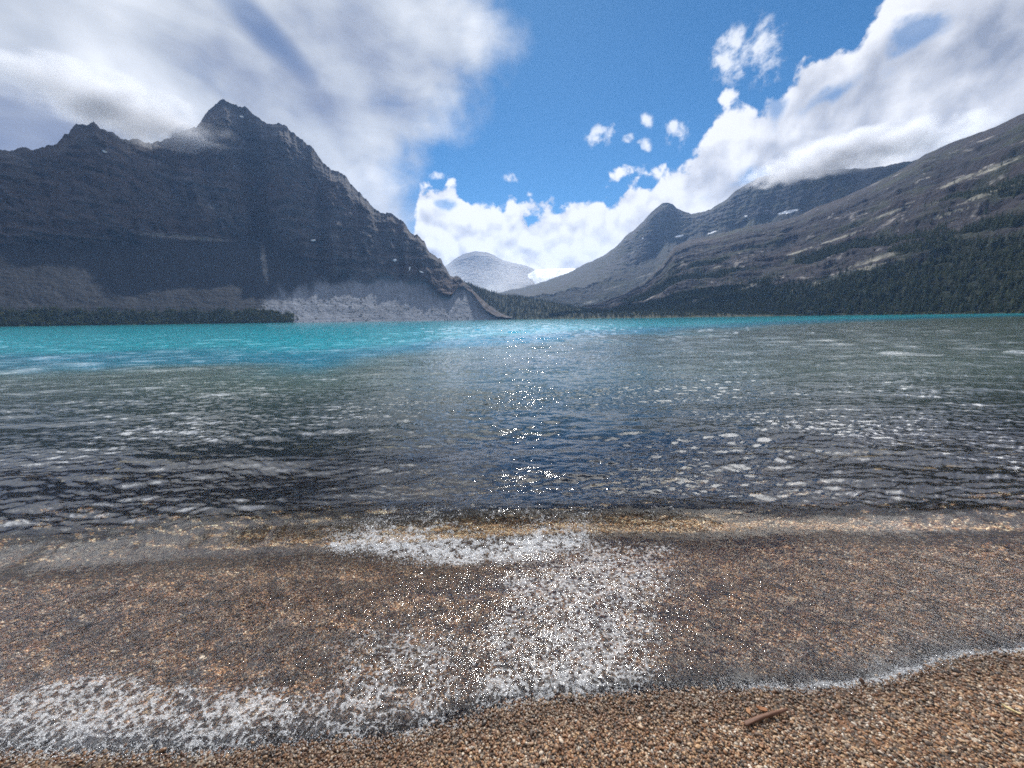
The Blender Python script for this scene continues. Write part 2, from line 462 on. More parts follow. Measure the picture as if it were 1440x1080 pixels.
def build_mountain(name, label, mat, ridge, Rr, Rs, foot=None, talus=0.65, n_az=800, rows=(110, 230, 24), az_lim=None,
                   jag=6.0, gully=40.0, rough=14.0, strata=7.0, talus_n=4.0, back=900.0, power=1.0, seed=0, z0=-4.0, veg=None, wl=170.0, foot_jag=0.010, gully_at=(), patches=(), streaks=()):
    ra, re = curve_azel(ridge)
    a0, a1 = az_lim if az_lim else (ra[0], ra[-1])
    A = np.linspace(a0, a1, n_az)
    el = np.interp(A, ra, re)
    rr = by_az(Rr, A); rs = by_az(Rs, A)
    arc = A * rr.mean()
    zr = rr * np.tan(el) + CAMH
    zr = zr + jag * fbm(arc / 90.0, seed + 0.5, o=6, gain=0.6) * np.clip(zr / 250.0, 0.15, 1)
    zr = np.maximum(zr, 1.0)
    if foot:
        fa, fe = curve_azel(foot)
        fel = np.interp(A, fa, fe) + foot_jag * fbm(arc / 130.0, seed + 3.3, o=4) * 1.2
        fel = np.clip(fel, 0.004, None)
        rf = rs * talus / np.maximum(talus - np.tan(fel), 0.12)
        rf = np.minimum(rf, rs + 0.75 * (rr - rs)); zf = np.minimum(rf * np.tan(fel), zr * 0.92)
    else:
        rf = rs + 0.25 * (rr - rs); zf = zr * 0.16
    nt_, nc, nb = rows
    P = []
    T = []
    ts = np.linspace(0, 1, nt_, endpoint=False) ** 1.15
    for u in ts:
        P.append((rs + (rf - rs) * u, z0 + (zf - z0) * u ** 1.06)); T.append(u * 0.0 + u)
    us = np.linspace(0, 1, nc)
    for u in us:
        P.append((rf + (rr - rf) * u ** power, zf + (zr - zf) * u)); T.append(1 + u)
    for u in np.linspace(0, 1, nb + 1)[1:]:
        P.append((rr + back * u, zr + (z0 - zr) * u ** 1.4)); T.append(2 + u)
    R = np.stack([p[0] for p in P]); Z = np.stack([p[1] * np.ones_like(A) for p in P])
    T = np.array(T)[:, None] * np.ones_like(R)
    ARC = arc[None, :] * np.ones_like(R)
    # relief: gullies run down the face, strata run along it
    face = sst(0.9, 1.12, T) * (1 - sst(1.80, 1.99, T))
    dis = gully * ridged(ARC / wl + 0.25 * fbm(ARC / 90.0, Z / 120.0), Z / 900.0, seed, o=4, gain=0.55)
    dis = dis + rough * fbm(ARC / 45.0, Z / 38.0, seed + 2.0, o=5, gain=0.55)
    zz = Z + 14.0 * fbm(ARC / 260.0, Z / 200.0, seed + 4.0, o=3)
    dis = dis + strata * (fbm(zz / 26.0, ARC / 1400.0, seed + 6.0, o=4, gain=0.62))* 2.2
    ter = (zz / 55.0) % 1.0
    dis = dis + strata * 0.8 * (sst(0.0, 0.35, ter) - ter)
    for (gx, gw, gd) in gully_at:
        ga = px2azel(gx, 300)[0] + 0.012 * fbm(Z / 160.0, seed + 7.0, o=3)
        dis = dis - gd * np.exp(-((A[None, :] - ga) / gw) ** 2) * (1 - 0.5 * sst(1.5, 2.0, T))
    R = R - dis * face
    tal = (1 - sst(0.97, 1.10, T)) * sst(0.0, 0.12, T)
    Z = Z + tal * (talus_n * ridged(ARC / 120.0 + 0.5 * fbm(ARC / 90.0, R / 110.0, 2.0, o=2), R / 420.0, seed + 8.0, o=3) + 0.35 * talus_n * fbm(ARC / 12.0, R / 20.0, seed + 9.0, o=3)) * sst(0, 0.4, T)
    if name == 'mountain_slope':
        # ribs and ledges that run along the slope, parallel to the crest
        band = 2.4 * fbm(T * 9.0 + 0.5 * fbm(ARC / 200.0, T * 3.0, 5.5), ARC / 900.0, seed + 1.0, o=5, gain=0.6)
        Z = Z + 26.0 * band * sst(0.1, 0.4, T) * (1 - sst(1.7, 1.98, T))
        Z = Z + 10.0 * fbm(ARC / 60.0, T * 14.0, seed + 2.0, o=5, gain=0.55) * sst(0.1, 0.4, T) * (1 - sst(1.8, 1.98, T))
    Aw = A[None, :] + 0.0 * R
    E = np.arctan2(Z - CAMH, R)
    sn = np.zeros_like(R); sk = np.zeros_like(R)
    for kk, (qx, qy, qa, qe, qt) in enumerate(tuple(patches) + tuple(streaks)):
        ca, ce = px2azel(qx, qy)
        da, de = np.degrees(Aw - ca), np.degrees(E - ce)
        u_, v_ = da * math.cos(qt) + de * math.sin(qt), -da * math.sin(qt) + de * math.cos(qt)
        if kk < len(patches): sn = np.maximum(sn, 1.2 - np.hypot(u_ / qa, v_ / qe) + 0.5 * fbm(ARC / 30.0, Z / 16.0, 8.0, o=3))
        else: sk = np.maximum(sk, 1.0 - np.hypot(u_ / qa, v_ / qe) + 0.9 * fbm(u_ * 2.2 + kk, v_ * 9.0, 8.0, o=4))
    V = np.stack([R * np.sin(Aw), R * np.cos(Aw), Z], -1)
    at = {'talus': 1 - sst(0.96, 1.06, T + 0.05 * fbm(ARC / 40.0, Z / 40.0, seed + 5.0))}
    at['t'] = T
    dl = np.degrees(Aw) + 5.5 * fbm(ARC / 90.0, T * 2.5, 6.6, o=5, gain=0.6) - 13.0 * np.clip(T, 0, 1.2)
    at['pale'] = sst(-37.4, -33.4, dl)  # scree's sunlit fan and shaded left painted as light and dark tone
    at['snow'] = np.clip(sn, 0, 1)
    at['streak'] = np.clip(sk, 0, 1)
    at['arc'] = ARC
    if veg is not None: at['veg'] = veg(T, ARC, Aw, Z)
    o = grid_mesh(name, V, mat, at, flip=False)
    tag(o, label, None, None, 'structure')
    return dict(o=o, V=V, A=A, T=T, ARC=ARC, at=at)

def rock_material(name, c_lo, c_hi, c_tal, tint2, veg_col=None, snow=0.0, strata_scale=0.035, band_dir=None, ledge=None, pale=0.0, streak=None, olive=None):
    m, t, out = new_mat(name)
    geo = t.n('ShaderNodeNewGeometry')
    pos = geo.outputs['Position']
    tal = t.attr('talus')
    # strata: noise squeezed in height
    st = t.noise(t.mapv(pos, scale=(0.0025, 0.0025, strata_scale)), 1.0, 7, 0.62, 0.3)
    sp = t.noise(pos, 0.02, 8, 0.62)
    vt = t.noise(t.mapv(pos, scale=(0.022, 0.022, 0.003)), 1.0, 6, 0.6)
    big = t.noise(pos, 0.0035, 4, 0.5)
    k = t.m('ADD', t.m('MULTIPLY', st, 0.5), t.m('ADD', t.m('MULTIPLY', sp, 0.35), t.m('MULTIPLY', vt, 0.25)))
    c = t.mix(t.rng(k, 0.40, 0.72, 0, 1), c_lo, c_hi)
    c = t.mix(t.rng(big, 0.42, 0.66, 0, 0.7), c, tint2)
    # pale ledges with lodged snow and dry scree
    led = t.m('MULTIPLY', t.sstep(0.60, 0.72, st), t.sstep(0.50, 0.66, sp))
    c = t.mix(t.m('MULTIPLY', led, 0.55), c, (0.34, 0.33, 0.33))
    # talus: streaks running straight down the fall line
    arc = t.attr('arc'); tt = t.attr('t')
    cv = t.n('ShaderNodeCombineXYZ'); t.put(cv.inputs[0], t.m('MULTIPLY', arc, 0.03)); t.put(cv.inputs[1], t.m('MULTIPLY', tt, 2.0))
    fs = t.noise(cv.outputs[0], 1.0, 7, 0.6, 0.2)
    sp2 = t.noise(pos, 0.09, 6, 0.65)
    ct = t.mix(t.rng(fs, 0.30, 0.70, 0, 1), tuple(0.78 * v for v in c_tal), tuple(1.18 * v for v in c_tal))
    ct = t.mix(t.sstep(0.58, 0.70, sp2), ct, tuple(0.45 * v for v in c_tal))
    vo = t.voro(pos, 0.11)
    ct = t.mix(t.m('MULTIPLY', t.sstep(0.22, 0.10, vo), 0.5), ct, tuple(min(0.6, 1.9 * v) for v in c_tal))
    if pale: ct = t.mix(t.attr('pale'), ct, t.vm('SCALE', ct, scale=pale))  # sunlight on the scree fan put into its colour
    c = t.mix(tal, c, ct)
    if ledge is not None:
        # light and dark bands parallel to the crest
        bv = t.n('ShaderNodeCombineXYZ')
        t.put(bv.inputs[0], t.m('MULTIPLY', arc, 0.0055)); t.put(bv.inputs[1], t.m('MULTIPLY', tt, 13.0))
        bn = t.noise(bv.outputs[0], 1.0, 8, 0.64, 0.45)
        c = t.mix(t.rng(bn, 0.36, 0.62, 0, 1), c, ledge[0])
        c = t.mix(t.m('MULTIPLY', t.sstep(0.57, 0.66, bn), t.sstep(0.42, 0.58, sp)), c, ledge[1])
        bv2 = t.vm('SCALE', bv.outputs[0], scale=2.3)
        bn2 = t.noise(t.vm('ADD', bv2, (3.3, 8.1, 0)), 1.0, 6, 0.62, 0.4)
        c = t.mix(t.m('MULTIPLY', t.sstep(0.60, 0.68, bn2), t.sstep(0.47, 0.60, sp)), c, ledge[2])
    if olive is not None:
        on = t.noise(t.mapv(pos, scale=(0.005, 0.005, 0.009)), 1.0, 6, 0.62)
        c = t.mix(t.m('MULTIPLY', t.sstep(0.50, 0.62, on), 0.8), c, olive)
    if veg_col is not None:
        vg = t.attr('veg')
        vn = t.noise(pos, 0.03, 6, 0.65)
        vc = t.mix(t.rng(vn, 0.35, 0.65, 0, 1), tuple(0.55 * v for v in veg_col), veg_col)
        c = t.mix(t.sstep(0.35, 0.65, t.m('ADD', vg, t.m('MULTIPLY', t.m('SUBTRACT', vn, 0.5), 0.9))), c, vc)
    if streak is not None: c = t.mix(t.m('MULTIPLY', t.sstep(0.10, 0.55, t.attr('streak')), t.rng(sp, 0.35, 0.62, 0.25, 1.0)), c, streak)
    c = t.mix(t.sstep(0.35, 0.6, t.attr('snow')), c, (0.72, 0.75, 0.80))
    if snow:
        sn = t.m('MULTIPLY', t.sstep(0.66, 0.70, t.noise(t.mapv(pos, scale=(0.004, 0.004, 0.02)), 1.0, 5, 0.6)), snow)
        c = t.mix(sn, c, (0.75, 0.78, 0.82))
    h = t.m('ADD', t.m('MULTIPLY', st, 10.0), t.m('ADD', t.m('MULTIPLY', sp, 16.0), t.m('MULTIPLY', sp2, 3.0)))
    nb = t.bump(h, 0.9, 1.0)
    principled(t, out, c, 0.95, nb, 0.1)
    return m

# ---- the big cliff-faced mountain on the left
LEFT_RIDGE = [(-900, 330), (-500, 255), (-250, 235), (-80, 222), (0, 212), (28, 208), (45, 207), (58, 203), (78, 200), (86, 190), (95, 176), (104, 168), (118, 166), (132, 170), (142, 184), (165, 192), (200, 196), (240, 194), (262, 184), (278, 176),
              (289, 160), (300, 153), (316, 144), (332, 146), (344, 152), (356, 166), (366, 170), (380, 178), (392, 174), (404, 180), (420, 191), (440, 207), (455, 224), (466, 236), (478, 243),
              (492, 262), (507, 271), (522, 284), (529, 294), (548, 302), (570, 317), (583, 333), (597, 340), (606, 356), (620, 366), (627, 378), (634, 386), (648, 393), (664, 408), (682, 424), (700, 438), (720, 447)]
LEFT_FOOT = [(-900, 400), (-500, 360), (-200, 350), (0, 345), (90, 347), (150, 346), (200, 343), (250, 340), (290, 344), (326, 336), (350, 334), (368, 326), (376, 326), (386, 342), (400, 352), (420, 362), (432, 372), (455, 378),
             (470, 392), (486, 387), (500, 396), (520, 402), (532, 396), (543, 389), (556, 397), (575, 400), (590, 396), (604, 402), (618, 418), (634, 421), (644, 410), (652, 406), (664, 414), (684, 438), (698, 446), (720, 447.5)]
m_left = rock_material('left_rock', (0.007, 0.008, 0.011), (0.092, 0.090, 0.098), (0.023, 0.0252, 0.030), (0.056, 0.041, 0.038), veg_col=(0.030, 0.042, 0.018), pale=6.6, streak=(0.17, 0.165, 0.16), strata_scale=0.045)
def veg_left(T, ARC, A, Z):
    low = 1 - sst(20, 58, Z + 14 * fbm(ARC / 60.0, 2.0, o=3))
    px = np.degrees(A)
    w = np.exp(-((px + 35.5) / 5.5) ** 2)
    w2 = (1 - sst(-37, -33, px)) * 0.75
    return np.clip(low * np.maximum(w, w2) * 1.1, 0, 1)
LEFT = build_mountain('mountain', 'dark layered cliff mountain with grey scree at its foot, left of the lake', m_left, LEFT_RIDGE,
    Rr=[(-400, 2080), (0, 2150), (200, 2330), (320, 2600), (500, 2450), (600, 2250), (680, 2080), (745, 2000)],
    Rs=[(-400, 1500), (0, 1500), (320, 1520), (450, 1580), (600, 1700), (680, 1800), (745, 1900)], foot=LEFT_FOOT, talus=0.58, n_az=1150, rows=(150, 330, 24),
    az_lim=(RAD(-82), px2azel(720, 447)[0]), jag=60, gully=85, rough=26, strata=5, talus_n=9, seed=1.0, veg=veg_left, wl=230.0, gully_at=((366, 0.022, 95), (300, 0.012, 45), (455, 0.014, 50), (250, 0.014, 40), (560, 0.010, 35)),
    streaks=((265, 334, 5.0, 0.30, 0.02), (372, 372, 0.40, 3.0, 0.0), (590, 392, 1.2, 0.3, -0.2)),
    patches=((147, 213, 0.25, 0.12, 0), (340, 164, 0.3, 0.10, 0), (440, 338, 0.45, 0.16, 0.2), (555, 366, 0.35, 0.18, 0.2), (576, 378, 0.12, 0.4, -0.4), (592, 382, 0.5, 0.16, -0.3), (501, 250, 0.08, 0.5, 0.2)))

# ---- pale mountain far up the valley
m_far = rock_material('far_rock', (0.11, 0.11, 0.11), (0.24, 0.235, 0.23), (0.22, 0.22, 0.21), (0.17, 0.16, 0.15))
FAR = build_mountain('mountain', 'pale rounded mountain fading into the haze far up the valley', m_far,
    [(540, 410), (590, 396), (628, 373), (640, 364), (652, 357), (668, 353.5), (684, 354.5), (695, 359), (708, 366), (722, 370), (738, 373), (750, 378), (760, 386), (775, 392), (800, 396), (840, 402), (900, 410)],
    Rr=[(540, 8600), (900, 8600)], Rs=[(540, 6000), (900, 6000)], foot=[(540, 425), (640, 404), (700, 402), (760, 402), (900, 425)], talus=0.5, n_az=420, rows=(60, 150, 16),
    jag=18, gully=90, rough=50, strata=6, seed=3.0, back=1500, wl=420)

# ---- peaked mountain on the far side of the valley
RIDGE_B = [(700, 412), (752, 400), (776, 392), (800, 383), (822, 372), (845, 361), (862, 350), (870, 343), (880, 332), (893, 322), (904, 311), (914, 300), (924, 291), (932, 286), (939, 284.5), (946, 287), (952, 293), (962, 297), (972, 301),
           (986, 299), (1000, 294), (1010, 288), (1022, 280), (1036, 268), (1050, 258), (1066, 250), (1086, 245), (1110, 242), (1150, 240), (1200, 238), (1240, 234), (1285, 226), (1340, 205), (1420, 180)]
m_peak = rock_material('peak_rock', (0.012, 0.015, 0.020), (0.058, 0.060, 0.066), (0.024, 0.027, 0.028), (0.026, 0.032, 0.026), veg_col=(0.016, 0.022, 0.016), strata_scale=0.02, streak=(0.16, 0.16, 0.15), olive=(0.022, 0.029, 0.020))
PEAK = build_mountain('mountain', 'blue-grey mountain with a small pointed peak right of the gap', m_peak, RIDGE_B,
    Rr=[(700, 5200), (935, 4700), (1100, 4300), (1420, 3600)], Rs=[(700, 2900), (935, 2700), (1100, 2500), (1420, 1900)],
    foot=[(700, 425), (780, 414), (830, 402), (870, 388), (950, 340), (1050, 315), (1120, 300), (1290, 270), (1420, 240)], talus=0.42, n_az=700, rows=(120, 240, 20),
    jag=22, gully=60, rough=30, strata=5, seed=5.0, back=1500, wl=260, talus_n=22, veg=lambda T, ARC, A, Z: 0.75 * (1 - sst(0.3, 0.9, T)),
    streaks=((860, 405, 1.8, 0.12, 0.25), (905, 388, 1.8, 0.12, 0.25), (940, 370, 1.6, 0.12, 0.25), (830, 425, 1.5, 0.25, 0.2), (1010, 300, 1.5, 0.08, 0.1), (890, 355, 0.6, 0.10, 0.4)),
    patches=((1108, 298, 1.3, 0.22, 0.10), (1049, 304, 0.25, 0.12, 0), (904, 335, 0.16, 0.1, 0.1), (955, 332, 0.7, 0.16, 0.15), (1001, 327, 0.8, 0.10, 0.25)))

# ---- long slope coming down from the right
RIDGE_C = [(770, 444), (820, 432), (850, 424), (880, 412), (905, 396), (930, 372), (950, 345), (975, 336), (1003, 331), (1030, 324), (1062, 316), (1090, 312), (1118, 305), (1149, 291), (1190, 276), (1226, 259), (1262, 242), (1287, 226), (1300, 217),
           (1325, 206), (1352, 195), (1385, 184), (1410, 173), (1440, 160), (1600, 95), (1900, 10), (2300, -60)]
m_slope = rock_material('slope_rock', (0.006, 0.007, 0.011), (0.033, 0.032, 0.039), (0.024, 0.025, 0.025), (0.042, 0.029, 0.030), veg_col=(0.014, 0.021, 0.013), olive=(0.026, 0.032, 0.020), streak=(0.25, 0.24, 0.20), snow=0.0,
                        ledge=((0.014, 0.013, 0.018), (0.20, 0.185, 0.175), (0.34, 0.32, 0.295)))
def veg_slope(T, ARC, A, Z):
    d = np.degrees(A)
    base = 1 - sst(0.75, 1.18, T + 0.16 * fbm(ARC / 160.0, T * 3.0, 4.4, o=4) + 0.10 * sst(52, 36, d))
    tongue = 0.95 * sst(-0.02, 0.25, fbm(ARC / 420.0 + 5.0, T * 7.0, 2.2, o=4)) * (1 - sst(1.35, 1.6, T))
    flat = (1 - sst(30, 34, d)) * (1 - sst(0.75, 1.15, T))
    return np.clip(np.maximum(np.maximum(base, 0.9 * tongue), flat), 0, 1)
SLOPE = build_mountain('mountain_slope', 'long rocky slope with dark conifers at its foot, right of the lake', m_slope, RIDGE_C,
    Rr=[(770, 2300), (880, 2600), (950, 3000), (1100, 2900), (1290, 2500), (1440, 2100), (1900, 2000), (2300, 2000)],
    Rs=[(770, 1900), (900, 1700), (1000, 1500), (1100, 1330), (1200, 1180), (1440, 900), (1900, 760), (2300, 700)],
    foot=[(770, 445), (850, 438), (900, 430), (950, 416), (1000, 408), (1060, 402), (1150, 388), (1250, 372), (1440, 345), (1900, 320), (2300, 300)], talus=0.45, n_az=900, rows=(150, 260, 24),
    az_lim=(px2azel(772, 444)[0], RAD(80)), jag=10, gully=16, rough=10, strata=4, seed=9.0, back=1400, wl=220, talus_n=7, veg=veg_slope,
    streaks=((1170, 392, 5.2, 0.42, 0.30), (1235, 363, 3.0, 0.30, 0.30), (975, 424, 2.2, 0.3, 0.25), (1045, 405, 2.0, 0.25, 0.3), (1335, 300, 2.2, 0.16, 0.28), (1180, 335, 2.6, 0.16, 0.28),
             (1120, 355, 2.0, 0.15, 0.28), (1400, 235, 2.0, 0.25, 0.35), (1345, 255, 2.0, 0.2, 0.35), (1250, 300, 2.2, 0.18, 0.3), (1010, 375, 1.6, 0.14, 0.25), (1400, 268, 2.4, 0.3, 0.3)))

# ---- low wooded ridge in the middle
RIDGE_D = [(600, 446), (622, 416), (638, 394), (655, 397), (672, 404), (690, 410), (705, 415), (730, 417), (752, 422), (775, 426), (800, 431), (822, 436), (850, 438), (900, 438), (960, 438.5), (1040, 439.5), (1120, 441)]
m_wood = rock_material('wooded_ground', (0.03, 0.035, 0.02), (0.05, 0.05, 0.03), (0.035, 0.042, 0.022), (0.04, 0.045, 0.02))
HILL = build_mountain('hill', 'low dark hill covered in conifers in front of the valley gap', m_wood, RIDGE_D,
    Rr=[(600, 2600), (720, 2400), (830, 1900), (960, 1600), (1120, 1420)], Rs=[(600, 2250), (720, 2050), (830, 1620), (960, 1360), (1120, 1220)], n_az=260, rows=(30, 50, 12), jag=2, gully=2, rough=1, strata=0, talus_n=1, seed=12.0, back=500)

# ---- glacier tongue above the valley head, and a snow patch under the cliffs
def snow_material():
    m, t, out = new_mat('snow')
    pos = t.n('ShaderNodeNewGeometry').outputs['Position']
    n = t.noise(pos, 0.02, 6, 0.6)
    c = t.mix(t.rng(n, 0.3, 0.7, 0, 1), (0.62, 0.68, 0.74), (0.82, 0.84, 0.86))
    principled(t, out, c, 0.7, t.bump(n, 0.6, 8.0), 0.2)
    return m
M_SNOW = snow_material()
GLAC = build_mountain('glacier', 'white glacier lying on the saddle at the head of the valley', M_SNOW,
    [(728, 400), (742, 386), (752, 380), (765, 378.5), (785, 378.0), (805, 377.5), (830, 378), (870, 380), (900, 392)],
    Rr=[(728, 7900), (900, 7900)], Rs=[(728, 6300), (900, 6300)], foot=[(728, 402), (760, 391), (800, 390), (900, 397)], talus=0.3, n_az=120, rows=(20, 50, 8), jag=5, gully=18, rough=10, strata=3, seed=15.0, back=900, wl=300)

# ---- one ground sheet under everything, out to the horizon
def build_ground():
    r = np.concatenate([[0.0], np.geomspace(3, 10800, 90)])
    a = np.linspace(-math.pi, math.pi, 145)
    Rg, Ag = np.meshgrid(r, a, indexing='ij')
    Zg = -7.5 + 0.0 * Rg
    back = sst(-0.15, 0.15, -np.cos(Ag)) * sst(20, 200, Rg)
    Zg = Zg + back * (8.5 + 4.0 * fbm(Rg * np.sin(Ag) / 150.0, Rg * np.cos(Ag) / 150.0, o=3))
    far = sst(5500, 10500, Rg)
    Zg = Zg + far * (30 + 60 * fbm(np.cos(Ag) * 3, np.sin(Ag) * 3, o=3))
    V = np.stack([Rg * np.sin(Ag), Rg * np.cos(Ag), Zg], -1)
    m, t, out = new_mat('valley_ground')
    pos = t.n('ShaderNodeNewGeometry').outputs['Position']
    n = t.noise(pos, 0.03, 7, 0.6)
    principled(t, out, t.mix(n, (0.05, 0.06, 0.035), (0.16, 0.15, 0.12)), 0.95)
    o = grid_mesh('ground', V, m); tag(o, 'dark valley floor under the lake and woods', None, None, 'structure')
build_ground()

# ================================================================== SHORE, BED, WATER
# waterline and wave crest, traced on the ground
def gcurve(pts):
    x, y = px2ground([p[0] for p in pts], [p[1] for p in pts])
    k = np.argsort(x)
    return x[k], y[k]
WL = gcurve([(-1600, 1150), (-700, 1085), (-300, 1066), (0, 1058), (120, 1062), (250, 1062), (330, 1060), (410, 1050), (480, 1044), (560, 1040), (640, 1016), (690, 1000), (730, 990), (790, 984), (860, 980), (950, 975), (1050, 969), (1120, 971), (1180, 968), (1240, 959), (1290, 945), (1330, 929), (1380, 921), (1440, 917), (1700, 900), (2400, 850)])
WC = gcurve([(-1800, 905), (-900, 838), (-400, 802), (0, 768), (120, 762), (250, 748), (400, 737), (520, 733), (640, 727), (740, 722), (850, 720), (1000, 721), (1150, 722), (1300, 723), (1440, 724), (1800, 726), (2600, 735)])
def y_line(C, x): return np.interp(x, C[0], C[1])

def bed_z(x, y):
    d = y - y_line(WL, x)
    z = np.where(d < 0, -0.075 * d, -0.055 * d)
    z = z - 0.055 * np.clip(d - 1.3, 0, None)
    # a gravel shelf: narrow on the left, reaching far out on the right
    az = np.degrees(np.arctan2(x, np.maximum(y, 0.01))); r = np.hypot(x, y)
    edge = np.exp(np.interp(az, [-58, -28, 0, 12, 27, 40, 55], np.log([24.0, 13.0, 20.0, 30.0, 44.0, 90.0, 240.0])))
    edge = edge * (1 + 0.35 * fbm(x / 9.0, y / 9.0, 4.0, o=3))
    z = np.maximum(z, -0.85 - 0.10 * fbm(x / 3.0, y / 3.0, 5.0, o=3)) - 4.6 * sst(0.55, 2.5, r / edge)
    q = r < 12
    xq, yq, dq = x[q], y[q], np.abs(d[q])
    z[q] += 0.012 * fbm(xq / 0.9, yq / 0.7, 3.0, o=3) * sst(0.05, 0.6, dq) + 0.004 * fbm(xq / 0.15, yq / 0.15, 1.0, o=3) * (0.35 + sst(0.05, 0.3, dq)) + 0.016 * np.where(d[q] < 0, 1, 0) * sst(0.02, 0.2, dq) * fbm(xq / 0.11, yq / 0.11, 5.0, o=2)
    return np.maximum(z, -6.0)

def ocean_tile(N, L, seed, kp, kmin, kmax, p, heading, spread, rms_slope):
    r = np.random.default_rng(seed)
    k1 = np.fft.fftfreq(N, L / N) * 2 * np.pi
    KX, KY = np.meshgrid(k1, k1)
    K = np.hypot(KX, KY); K[0, 0] = 1e-9
    c = (KX * math.sin(heading) + KY * math.cos(heading)) / K
    A = np.where((K > kmin) & (K < kmax), K ** (-p) * np.exp(-0.6 * (kp / K) ** 2), 0) * (np.abs(c) ** spread + 0.02)
    S = A * (r.normal(size=K.shape) + 1j * r.normal(size=K.shape))
    h = np.fft.ifft2(S).real
    gx, gy = np.gradient(h, L / N)
    return h * rms_slope / np.sqrt((gx ** 2 + gy ** 2).mean())
def tile_at(h, L, x, y):
    N = h.shape[0]
    u = (x / L * N) % N; v = (y / L * N) % N
    i = np.floor(u).astype(int); j = np.floor(v).astype(int)
    fu, fv = u - i, v - j
    i %= N; j %= N
    i2, j2 = (i + 1) % N, (j + 1) % N
    return (h[j, i] * (1 - fu) + h[j, i2] * fu) * (1 - fv) + (h[j2, i] * (1 - fu) + h[j2, i2] * fu) * fv

TILE_A = ocean_tile(1024, 13.0, 21, 20.0, 8.0, 160.0, 1.75, 0.05, 3, 0.225)      # wavelets of 0.1 - 1 m
TILE_B = ocean_tile(512, 33.0, 22, 4.0, 1.2, 16.0, 2.2, -0.06, 6, 0.06)       # swell of 1 - 3 m
TILE_C = ocean_tile(512, 140.0, 23, 2.4, 0.6, 12.0, 1.8, 0.0, 3, 0.11)        # further out
TILE_S = ocean_tile(512, 5.0, 24, 40.0, 15.0, 260.0, 2.0, 1.35, 3, 0.10)      # swash wrinkles

def surface_z(x, y):
    yw, yc = y_line(WL, x), y_line(WC, x)
    d = y - yw
    s = d / np.maximum(yc - yw, 0.3)
    bed = bed_z(x, y)
    sheet = bed + np.where(d > 0, 0.013 * (1 - np.exp(-np.clip(d, 0, None) / 0.035)), 0.35 * d) + 0.014 * np.clip(d, 0, None)
    r = np.hypot(x, y)
    near = r < 7.5
    xn, yn = x[near], y[near]
    def nf(*a, **k):
        o = np.zeros_like(x); o[near] = fbm(*a, **k); return o
    # swash lobes
    sheet = sheet + 0.004 * nf(xn / 0.35, yn / 0.2, 6.0, o=3) * sst(0.0, 0.3, d)
    amp = 0.10 * (0.75 + 0.5 * nf(xn / 1.3 + 4.0, 0.3, 8.0, o=2)) * (1 - 0.35 * sst(1.0, 2.6, np.abs(x)))
    ss = s + 0.035 * nf(xn / 0.5, yn / 0.8, 2.0, o=3)
    front = sst(0.74, 1.0, ss) ** 1.1
    backw = 1 - sst(1.0, 1.0 + 1.1 / np.maximum(yc - yw, 0.3), s)
    base = np.where(s < 1, sheet * (1 - sst(0.45, 0.95, ss)), 0.0)
    crest = amp * np.where(s < 1, front, backw)
    # warped so that crests bend round the bay
    yy = y - 0.030 * x * x / (1 + 0.02 * x * x) - 0.04 * x
    g = sst(0.80, 1.25, s)
    fA = g * (1 - 0.55 * sst(9, 26, r)) * (1 - sst(26, 60, r)) * (0.55 + 0.45 * sst(2.4, 4.5, r))
    patch = 0.55 + 0.9 * sst(-0.45, 0.45, fbm(x / 3.1, yy / 1.6, 9.0, o=3))
    z = base + crest
    z = z + fA * patch * tile_at(TILE_A, 13.0, x, yy)
    z = z + g * (1 - sst(60, 160, r)) * tile_at(TILE_B, 33.0, x + 3.0, yy)
    z = z + g * sst(8, 25, r) * (1 - sst(250, 600, r)) * tile_at(TILE_C, 140.0, x, yy)
    # a second low wave coming in behind
    yc2 = yc + 1.05 + 0.12 * nf(xn / 1.5, 5.0, o=2)
    q = (y - yc2) / 0.30
    z = z + 0.030 * np.exp(-q * q * np.where(q < 0, 1.6, 0.5)) * np.exp(-((x - 0.15) / 1.9) ** 2)
    z = z + 0.30 * (1 - g) * sst(0.02, 0.35, d) * tile_at(TILE_S, 5.0, x, y) * (0.5 + 0.8 * sst(-0.2, 0.4, nf(xn / 0.6, yn / 0.5, 7.0, o=2)))
    return z, d, s, bed

